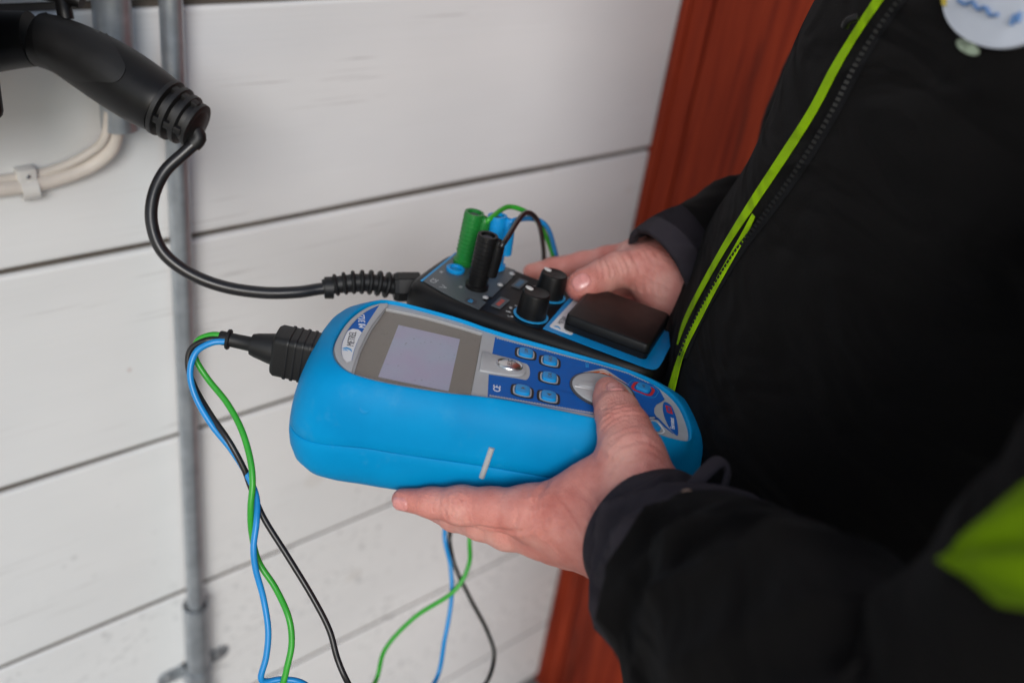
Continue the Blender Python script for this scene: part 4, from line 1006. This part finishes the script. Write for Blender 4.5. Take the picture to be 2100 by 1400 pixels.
wr_ = [(1352, 568, .748, .0405), (1422, 530, .756, .0430), (1510, 492, .765, .0470), (1625, 455, .775, .0530), (1760, 415, .782, .0580)]
pr_ = [np.array([*U(x, y, z), r]) for x, y, z, r in wr_]
shR = T(-.200, -.045, 1.43); elbR = T(-.29, -.03, 1.19)
pr_ += [np.array([*elbR, .064]), np.array([*(elbR * .6 + shR * .4), .070]), np.array([*(elbR * .3 + shR * .7), .074]), np.array([*shR, .076])]
slR = sleeve(pr_, seed=9, amp=0.0026)
mk('sleeve', loft(slR[6:], cap0=True, cap1=True), JACKET, jacket, world=True, angle=80)
mk('cuff', loft(cuff_rings(slR, 11), cap0=False, cap1=False), CUFF, jacket, world=True, angle=80)

# hands and the rest of the body
WRK = []
def wrinkle(p, d, joints):
    for (c, ax, amp, per, sig) in joints:
        q = p - c; s = q @ ax; r = np.linalg.norm(q, axis=1)
        wgt = np.exp(-(r / sig) ** 2)
        d = d + amp * wgt * (0.5 + 0.5 * np.cos(2 * np.pi * s / per + 1.3 * np.sin(s * 410 + 1.0) + 1.6 * np.sin(q @ np.array([310.0, 240.0, -280.0]))))
    return d
def chain(p, pts, k=0.004):
    d = None
    for (a_, ra), (b, rb_) in zip(pts[:-1], pts[1:]):
        s = sd_seg(p, a_, b, ra, rb_); d = s if d is None else smin(d, s, k)
    return d
def hand_fn(fingers, thumb, palm, extra, joints, kweb=0.007):
    def f(p):
        d = None
        for a_, b, ra, rb_ in palm:
            s = sd_seg(p, a_, b, ra, rb_); d = s if d is None else smin(d, s, 0.014)
        fd = None
        for pts in fingers:
            s = chain(p, pts); fd = s if fd is None else smin(fd, s, 0.0016)
        d = smin(d, fd, kweb)
        d = smin(d, chain(p, thumb, 0.006), 0.010)
        for a_, b, ra, rb_, k in extra: d = smin(d, sd_seg(p, a_, b, ra, rb_), k)
        return wrinkle(p, d, joints)
    return f
def P3(x, y, z): return U(x, y, z)
# left hand (under the tester, thumb on the dial)
LI = [(P3(1090, 1050, .560), .0140), (P3(1010, 1042, .566), .0118), (P3(945, 1036, .570), .0112), (P3(885, 1030, .575), .0086), (P3(826, 1024, .579), .0066)]
LM = [(P3(1120, 1092, .575), .0145), (P3(1040, 1086, .585), .0118), (P3(985, 1070, .595), .0105), (P3(930, 1060, .615), .0085), (P3(890, 1045, .630), .0068)]
LR = [(P3(1140, 1105, .60), .0140), (P3(1060, 1090, .612), .0112), (P3(1010, 1064, .624), .010), (P3(965, 1052, .640), .008), (P3(930, 1040, .655), .0065)]
LP = [(P3(1165, 1120, .62), .0125), (P3(1105, 1100, .635), .0098), (P3(1065, 1075, .645), .009), (P3(1030, 1062, .658), .007), (P3(1000, 1048, .668), .006)]
LT = [(P3(1322, 1040, .545), .0195), (P3(1296, 930, .548), .0168), (P3(1280, 880, .560), .0142), (P3(1266, 846, .574), .0122), (P3(1254, 820, .589), .0100), (P3(1246, 799, .5975), .0080)]
wrL = P3(1345, 1120, .548)
Lpalm = [(wrL, LI[0][0], .024, .0155), (wrL, LM[0][0], .025, .0155), (P3(1340, 1140, .575), LR[0][0], .022, .0145), (P3(1340, 1150, .585), LP[0][0], .020, .013), (P3(1300, 1075, .552), P3(1180, 1030, .560), .0205, .0165)]
fa2 = P3(1480, 1245, .46)
Lextra = [(P3(1310, 1000, .548), P3(1220, 985, .558), .0165, .0120, .016), (wrL, fa2, .030, .034, .02), (P3(1360, 1120, .55), fa2, .030, .034, .02)]
axI = unit(LI[0][0] - LI[2][0])
jl = [(P3(938, 1046, .558), axI, .0010, .0036, .010), (P3(1078, 1066, .548), axI, .0010, .0068, .013), (P3(880, 1032, .567), axI, .0004, .0028, .008),
      (P3(1270, 855, .553), unit(LT[1][0] - LT[4][0]), .0013, .0036, .012), (P3(1300, 925, .528), unit(LT[1][0] - LT[4][0]), .0010, .0060, .018),
      (P3(1180, 1060, .540), unit(P3(1230, 1040, .54) - P3(1140, 1090, .54)), .0009, .0085, .022), (P3(1255, 1130, .525), unit(P3(1300, 1090, .54) - P3(1200, 1160, .54)), .0008, .0075, .022)]
fL = hand_fn([LI, LM, LR, LP], LT, Lpalm, Lextra, jl); fL0 = hand_fn([LI, LM, LR, LP], LT, Lpalm, Lextra, [])
def nailed(f, c, nd, ld, hw, hl):
    """rim groove around a nail: centre, outward normal, length direction"""
    nd = unit(nd); ld = unit(ld - nd * (ld @ nd)); sd = np.cross(nd, ld)
    def g(p):
        d = f(p); q = p - c; a_ = (q @ sd) / hw; b = (q @ ld) / hl; h = q @ nd
        r = (np.abs(a_) ** 2.6 + np.abs(b) ** 2.6) ** (1 / 2.6)
        return d + np.where(np.abs(h) < 0.007, 0.0004 * np.exp(-((r - 1.0) / 0.12) ** 2), 0)
    return g, (c, nd, ld, sd, hw, hl)
camd = -(MR @ np.array([0, 0, 1.0]))
def sdf_hit(f, px, py, z0=0.4, z1=0.9):
    r = ray(px, py); t = z0
    for _ in range(60):
        d = float(f((CAM + r * t)[None])[0]); t += d / np.linalg.norm(r) * 0.9
        if d < 2e-5 or t > z1: break
    P = CAM + r * t; e_ = 6e-4
    g = np.array([float(f((P + e_ * u)[None])[0] - f((P - e_ * u)[None])[0]) for u in np.eye(3)])
    return P, unit(g)
def creased(f, f0, strokes):
    segs = []
    for pts, amp, sg in strokes:
        Q = [sdf_hit(f0, x, y)[0] for x, y in smoothpoly([np.array(q, float) for q in pts], 4, False)]
        segs.append((Q, amp, sg))
    def g(p):
        d = f(p)
        for Q, amp, sg in segs:
            c = np.mean(Q, 0); R = max(np.linalg.norm(q - c) for q in Q) + 4 * sg
            m_ = np.linalg.norm(p - c, axis=1) < R
            if not m_.any(): continue
            pm = p[m_]; dm = None; n_ = len(Q) - 1
            for i, (a_, b) in enumerate(zip(Q[:-1], Q[1:])):
                s_ = sd_seg(pm, a_, b, 0, 0); dm = s_ if dm is None else np.minimum(dm, s_)
            d[m_] = d[m_] + amp * (np.exp(-(dm / sg) ** 2) - 0.35 * np.exp(-((dm - 2.2 * sg) / (1.2 * sg)) ** 2))
        return d
    return g
LCR = [([(914, 1030), (928, 1048), (933, 1068)], .0008, .0011), ([(926, 1022), (942, 1044), (944, 1072)], .0007, .0010), ([(948, 1020), (957, 1040), (958, 1068)], .0009, .0011), ([(958, 1022), (968, 1042), (971, 1066)], .0005, .0010), ([(903, 1032), (912, 1050), (916, 1062)], .0004, .0009),
       ([(1098, 1028), (1096, 1060), (1082, 1082), (1062, 1091), (1030, 1087), (985, 1080)], .0014, .0014), ([(1086, 1030), (1082, 1060), (1070, 1078)], .0008, .0012), ([(1126, 985), (1106, 1012), (1096, 1036)], .0009, .0015), ([(1072, 1030), (1068, 1052), (1058, 1070)], .0005, .0011),
       ([(1170, 1084), (1146, 1076), (1114, 1098)], .0007, .0014), ([(1118, 1050), (1124, 1076), (1112, 1102)], .0006, .0013), ([(876, 1018), (884, 1032), (888, 1048)], .0005, .0009), ([(868, 1020), (876, 1034), (879, 1046)], .0004, .0008),
       ([(1240, 905), (1275, 912), (1320, 902)], .0006, .0014), ([(1246, 898), (1280, 900), (1316, 890)], .0004, .0012), ([(1236, 838), (1262, 834), (1290, 842)], .0005, .0010), ([(1236, 846), (1264, 843), (1294, 852)], .0005, .0010), ([(1240, 855), (1268, 853), (1296, 862)], .0004, .0010), ([(1232, 930), (1262, 950), (1310, 955)], .0006, .0018)]
fL = creased(fL, fL0, LCR)
tl = unit(LT[5][0] - LT[3][0])
cN, nN = sdf_hit(fL, 1262, 793)
fL, nailL = nailed(fL, cN, nN, tl, .0056, .0072)
cN, nN = sdf_hit(fL, 819, 1036)
fL, nailI = nailed(fL, cN, nN, unit(LI[4][0] - LI[3][0]), .0046, .0058)
# right hand (far side of the adapter, thumb on top)
RTh = [(P3(1362, 590, .757), .0200), (P3(1318, 552, .752), .0165), (P3(1268, 553, .745), .0128), (P3(1232, 569, .738), .0118), (P3(1200, 584, .731), .0112), (P3(1187, 589, .729), .0098)]
RI = [(P3(1316, 522, .785), .0130), (P3(1245, 532, .798), .0105), (P3(1195, 541, .802), .0098), (P3(1135, 550, .803), .0085), (P3(1090, 557, .800), .0068)]
RM = [(P3(1330, 560, .80), .0130), (P3(1260, 585, .812), .0105), (P3(1215, 600, .806), .0098), (P3(1160, 610, .790), .0085), (P3(1120, 612, .775), .0068)]
RR = [(P3(1340, 600, .808), .0125), (P3(1285, 630, .815), .0100), (P3(1240, 645, .806), .0094), (P3(1190, 655, .785), .008), (P3(1150, 655, .770), .0065)]
RP = [(P3(1345, 625, .815), .0115), (P3(1300, 655, .822), .0090), (P3(1265, 680, .800), .0085), (P3(1225, 688, .785), .007), (P3(1190, 690, .770), .006)]
wrR = P3(1400, 575, .765); fa3 = P3(1560, 515, .775)
Rpalm = [(wrR, RI[0][0], .025, .0150), (wrR, RM[0][0], .026, .0150), (wrR, RR[0][0], .025, .0140), (P3(1395, 610, .775), RP[0][0], .022, .0125)]
Rextra = [(P3(1345, 545, .765), P3(1290, 535, .770), .016, .011, .014), (wrR, fa3, .031, .034, .02)]
axT = unit(RTh[1][0] - RTh[4][0])
jr = [(P3(1258, 545, .735), axT, .0008, .0034, .011), (P3(1320, 540, .738), axT, .0007, .0045, .015), (P3(1345, 560, .738), unit(P3(1370, 520, .74) - P3(1330, 590, .74)), .0009, .005, .016)]
fR = hand_fn([RI, RM, RR, RP], RTh, Rpalm, Rextra, jr); fR0 = hand_fn([RI, RM, RR, RP], RTh, Rpalm, Rextra, [])
tr = unit(RTh[5][0] - RTh[3][0])
RCR = [([(1228, 530), (1238, 546), (1240, 568)], .0006, .0012), ([(1240, 528), (1250, 546), (1252, 566)], .0006, .0012), ([(1218, 536), (1226, 550), (1228, 570)], .0004, .0010),
       ([(1296, 520), (1314, 556), (1318, 596)], .0008, .0016), ([(1310, 515), (1328, 552), (1334, 596)], .0006, .0014), ([(1282, 530), (1296, 560), (1298, 590)], .0005, .0014), ([(1326, 520), (1344, 556), (1350, 600)], .0006, .0015), ([(1345, 520), (1358, 556), (1362, 600)], .0006, .0015)]
fR = creased(fR, fR0, RCR)
cN, nN = sdf_hit(fR, 1192, 577)
fR, nailR = nailed(fR, cN, nN, tr, .0068, .0078)
def bounds(lists, pad):
    A_ = np.array([q for l in lists for q in l]); return A_.min(0) - pad, A_.max(0) + pad
bl = bounds([[q[0] for q in c] for c in (LI, LM, LR, LP, LT)] + [[wrL, fa2]], .036)
vL, faL = nets(fL, bl[0], bl[1], 0.0010)
brr = bounds([[q[0] for q in c] for c in (RI, RM, RR, RP, RTh)] + [[wrR, fa3]], .036)
vR, faR = nets(fR, brr[0], brr[1], 0.0012)
# head, neck, arms and trunk under the clothes
HD = T(0, 0.035, 1.69)
def fB(p):
    d = sd_ell(p, HD, np.array([LEFT, FAC, UP]), (.076, .098, .115))
    d = smin(d, sd_ell(p, T(0, .075, 1.625), np.array([LEFT, FAC, UP]), (.055, .05, .045)), .04)            # jaw
    d = smin(d, sd_seg(p, T(0, .128, 1.705), T(0, .146, 1.668), .008, .013), .012)                          # nose
    d = smin(d, sd_seg(p, T(-.04, .112, 1.722), T(.04, .112, 1.722), .012, .012), .018)                     # brow
    for s in (-1, 1):
        d = smax(d, -(np.linalg.norm(p - T(s * .032, .137, 1.700), axis=1) - .014), .012)                     # eye sockets
        d = smin(d, np.linalg.norm(p - T(s * .032, .112, 1.700), axis=1) - .0125, .002)                       # eyeballs
        d = smin(d, sd_ell(p, T(s * .079, .015, 1.69), np.array([LEFT, FAC, UP]), (.010, .020, .032)), .006)  # ears
    d = smin(d, sd_seg(p, T(-.018, .125, 1.637), T(.018, .125, 1.637), .007, .007), .008)                   # lips
    d = smin(d, sd_seg(p, T(0, -.01, 1.50), T(0, .005, 1.64), .062, .056), .03)
    for s, el, fa in ((1, elbL, fa2), (-1, elbR, fa3)):
        d = smin(d, sd_seg(p, T(s * .175, -.045, 1.43), el, .050, .040), .03)
        d = smin(d, sd_seg(p, el, fa, .040, .033), .02)
    d = smin(d, sd_seg(p, T(-.10, -.04, 1.40), T(.10, -.04, 1.40), .072, .072), .04)
    d = smin(d, sd_seg(p, T(0, -.015, 1.34), T(0, -.01, 0.95), .095, .105), .05)
    return d
allp = np.array([HD, T(.1, 0, .85), T(-.1, 0, .85), elbL, elbR, fa2, fa3, T(.2, 0, 1.45), T(-.2, 0, 1.45)])
vB, fBq = nets(fB, allp.min(0) - .16, allp.max(0) + .16, 0.0075)
V, Fc = join((vL, faL), (vR, faR), (vB, fBq))
body = mk('body', (V, Fc), SKIN, person, world=True, angle=180)
def nailmesh(f, nail):
    c, nd, ld, sd_, hw, hl = nail; V = []; F = []; n, m = 36, 8
    def drop(u, v):
        P = c + sd_ * u + ld * v + nd * 0.006
        for _ in range(25): P = P - nd * float(f(P[None])[0]) * 0.8
        return P
    V.append(drop(0, 0) + nd * 0.00065)
    for k in range(1, m + 1):
        for t in range(n):
            a_ = 2 * math.pi * t / n; ca, sa = math.cos(a_), math.sin(a_); r = 0.93 * k / m
            u = math.copysign(abs(ca) ** (2 / 2.7), ca) * hw * r; v = math.copysign(abs(sa) ** (2 / 2.7), sa) * hl * r
            V.append(drop(u, v) + nd * (0.00060 if k < m else -0.0005))
    for t in range(n):
        t2 = (t + 1) % n; F.append((0, 1 + t, 1 + t2))
        for k in range(m - 1): F.append((1 + k * n + t, 1 + (k + 1) * n + t, 1 + (k + 1) * n + t2, 1 + k * n + t2))
    mk('fingernail', (V, F), NAIL, body, world=True, angle=80)
nailmesh(fL0, nailL); nailmesh(fL0, nailI); nailmesh(fR0, nailR)
mk('hair', nets(lambda p: smax(sd_ell(p, HD + UP * .012 - FAC * .008, np.array([LEFT, FAC, UP]), (.084, .105, .118)), -(((p - HD) @ UP) + ((p - HD) @ -FAC) * 0.9 - 0.02), .01), HD - .16, HD + .16, 0.006), HAIR, person, world=True, angle=180)
def trousers(p):
    d = sd_ell(p, T(0, -.01, .93), np.array([LEFT, FAC, UP]), (.178, .125, .15))
    for s in (-1, 1):
        d = smin(d, sd_seg(p, T(s * .09, -.005, .88), T(s * .105, .0, .50), .092, .070), .03)
        d = smin(d, sd_seg(p, T(s * .105, .0, .50), T(s * .11, -.01, .09), .070, .062), .03)
    return d
mk('trousers', nets(trousers, PC + [-.35, -.35, .0], PC + [.35, .35, 1.2], 0.010), TROUS, person, world=True, angle=180)
for s in (-1, 1):
    fs = lambda p, s=s: smax(smin(sd_seg(p, T(s * .11, -.02, .05), T(s * .12, .16, .038), .050, .042), sd_seg(p, T(s * .11, -.015, .05), T(s * .11, -.015, .15), .05, .052), .03), -((p - PC) @ UP) + 0.002, .004)
    mk('boot', nets(fs, PC + [-.45, -.45, -.01], PC + [.45, .45, .23], 0.009), SOLE, person, world=True, angle=180)

# zip, lime edging, badge and lime panel on the jacket
bvj = bvh_of([torso_geo])
bva = bvh_of([torso_geo, slL_geo])
trimA = ([(1793, 0), (1748, 70), (1705, 140), (1660, 225), (1600, 318), (1540, 410), (1485, 500), (1430, 600), (1402, 660), (1390, 706)],
         [(1832, 0), (1790, 55), (1745, 130), (1690, 235), (1628, 335), (1565, 425), (1500, 515), (1443, 612), (1412, 672), (1393, 708)])
trimB = ([(1548, 440), (1520, 492), (1470, 580), (1430, 655), (1400, 720), (1380, 780), (1366, 830)],
         [(1553, 446), (1536, 484), (1482, 580), (1440, 660), (1408, 726), (1392, 786), (1380, 835)])
trimA = (trimA[0], [(x + 0.45 * (u - x), y + 0.45 * (v - y)) for (u, v), (x, y) in zip(trimA[0], trimA[1])])
mk('zip_edging', ribbon(bvj, *trimA, 0.0004, 0.0005, 90), LIME, jacket, world=True, angle=70)
mk('zip_edging', ribbon(bvj, *trimB, 0.0015, 0.0005, 60), LIME, jacket, world=True, angle=70)
zl = smoothpoly([np.array(q, float) for q in [(1850, 0), (1805, 62), (1760, 135), (1706, 240), (1645, 340), (1580, 432), (1512, 520), (1455, 612), (1420, 680), (1398, 735)]], 12, False)
zp = [cast(bvj, x, y, 0.0012)[0] for x, y in zl]; zp = [q for q in zp if q is not None]
ztape = mk('zip_tape', ribbon(bvj, [(x - 10, y) for x, y in zl[::12]], [(x + 13, y) for x, y in zl[::12]], 0.0002, 0.0008, 90), mat_fabric('black_tape', (0.008, 0.008, 0.009)), jacket, world=True, angle=70)
dz = 0.0032; acc = 0.0; pos = []
for a_, b in zip(zp[:-1], zp[1:]):
    L_ = np.linalg.norm(b - a_); s_ = dz - acc if acc else 0.0
    while s_ < L_: pos.append((a_ + (b - a_) * s_ / L_, unit(b - a_))); s_ += dz
    acc = L_ - (s_ - dz)
tooth = None
for k, (q, d) in enumerate(pos[:300]):
    nn = unit(np.cross(d, np.cross(-unit(q - CAM), d))); sx = np.cross(d, nn)
    if tooth is None:
        tooth = bpy.data.meshes.new('tooth'); g = box(-.0017, .0017, -.0009, .0009, -.0005, .0011)
        tooth.from_pydata(g[0], [], g[1]); tooth.materials.append(mat('zip_metal', (0.009, 0.009, 0.009), 0.5, spec=0.3))
    o = link('zip_tooth', tooth, ztape)
    o.matrix_basis = wmat(ztape).inverted() @ frame(q, sx, d, nn)
# slider pull
q, n_ = cast(bvj, 1772, 42, 0.004); q2, _ = cast(bvj, 1752, 64, 0.006)
mk('zip_pull', tube([q, (q + q2) / 2 + n_ * .002, q2], 0.0022, 10, 4), BLKP, jacket, world=True)
bad = [tuple(p_) for p_ in ellipse(2052, 14, 112, 88, 48, 0.10)]
bo_ = mk('badge', patch(bvj, bad, 0.0006, 0.0016, 8), mat('badge_white', (0.60, 0.63, 0.70), 0.5, 0.03, 60), jacket, world=True, angle=70)
for (pts_, m_) in (([(1975, 5), (1990, 14), (2003, 8), (2016, 24), (2030, 20), (2041, 36), (2056, 34)], 3.2), ([(2082, 56), (2090, 36), (2096, 48), (2100, 30)], 3.4)):
    Pp = smoothpoly([np.array(q, float) for q in pts_], 4, False)
    W3 = [cast(bvj, x, y, 0.0030)[0] for x, y in Pp]
    mk('badge_script', tube([q for q in W3 if q is not None], m_ * 0.28 / FPX * 1.0 * 2, 8, 1), mat('badge_blue', (0.10, 0.22, 0.46), 0.5), bo_, world=True)
mk('badge_edge', patch(bvj, [(1938, -20), (1950, -16), (1949, 18), (1940, 14)], 0.0024, 0.0004, 5), mat('badge_yellow', (0.55, 0.42, 0.04), 0.5), bo_, world=True)
mk('small_print', patch(bvj, [tuple(q) for q in ellipse(1987, 98, 26, 13, 20, 0.5)], 0.0004, 0.0005, 5), mat('print_pale_green', (0.30, 0.36, 0.26), 0.7, 0.5, 220), jacket, world=True)
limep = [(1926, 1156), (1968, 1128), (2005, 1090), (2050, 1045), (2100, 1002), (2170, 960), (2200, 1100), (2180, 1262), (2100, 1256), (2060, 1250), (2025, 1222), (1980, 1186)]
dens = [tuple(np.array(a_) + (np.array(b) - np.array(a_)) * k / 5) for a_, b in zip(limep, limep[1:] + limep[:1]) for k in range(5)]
LIME_SHADED = mat_fabric('lime_fabric_shaded', (0.12, 0.21, 0.001))  # same lime cloth, darkened: the shade on the panel is put into its colour
mk('lime_panel', patch(bva, dens, 0.0006, 0.0012, 24, lambda x, y: 0.0022 * (1 + math.sin(math.atan2(y - 1150, x - 1900) * 13.0 + 0.6)) * min(1, max(0, (x - 1935) / 160))), LIME_SHADED, jacket, world=True, angle=70)

# hanging loop and fabric tag on the near cuff
lp = [U(1418, 1000, .50), U(1452, 962, .50), U(1478, 945, .505), U(1492, 968, .505), U(1482, 1010, .50)]
mk('cuff_loop', tube(lp, 0.0042, 12, 8, flat=0.45), CUFF, jacket, world=True)
bvc = bvh_of([loft(cuff_rings(slL, i0 + 3), cap0=False, cap1=False)])
mk('cuff_mark', patch(bvc, [tuple(q) for q in ellipse(1413, 1014, 15, 8, 20, 0.25)], 0.0003, 0.0006, 3), mat('peach_mark', (0.55, 0.36, 0.26), 0.7), jacket, world=True)
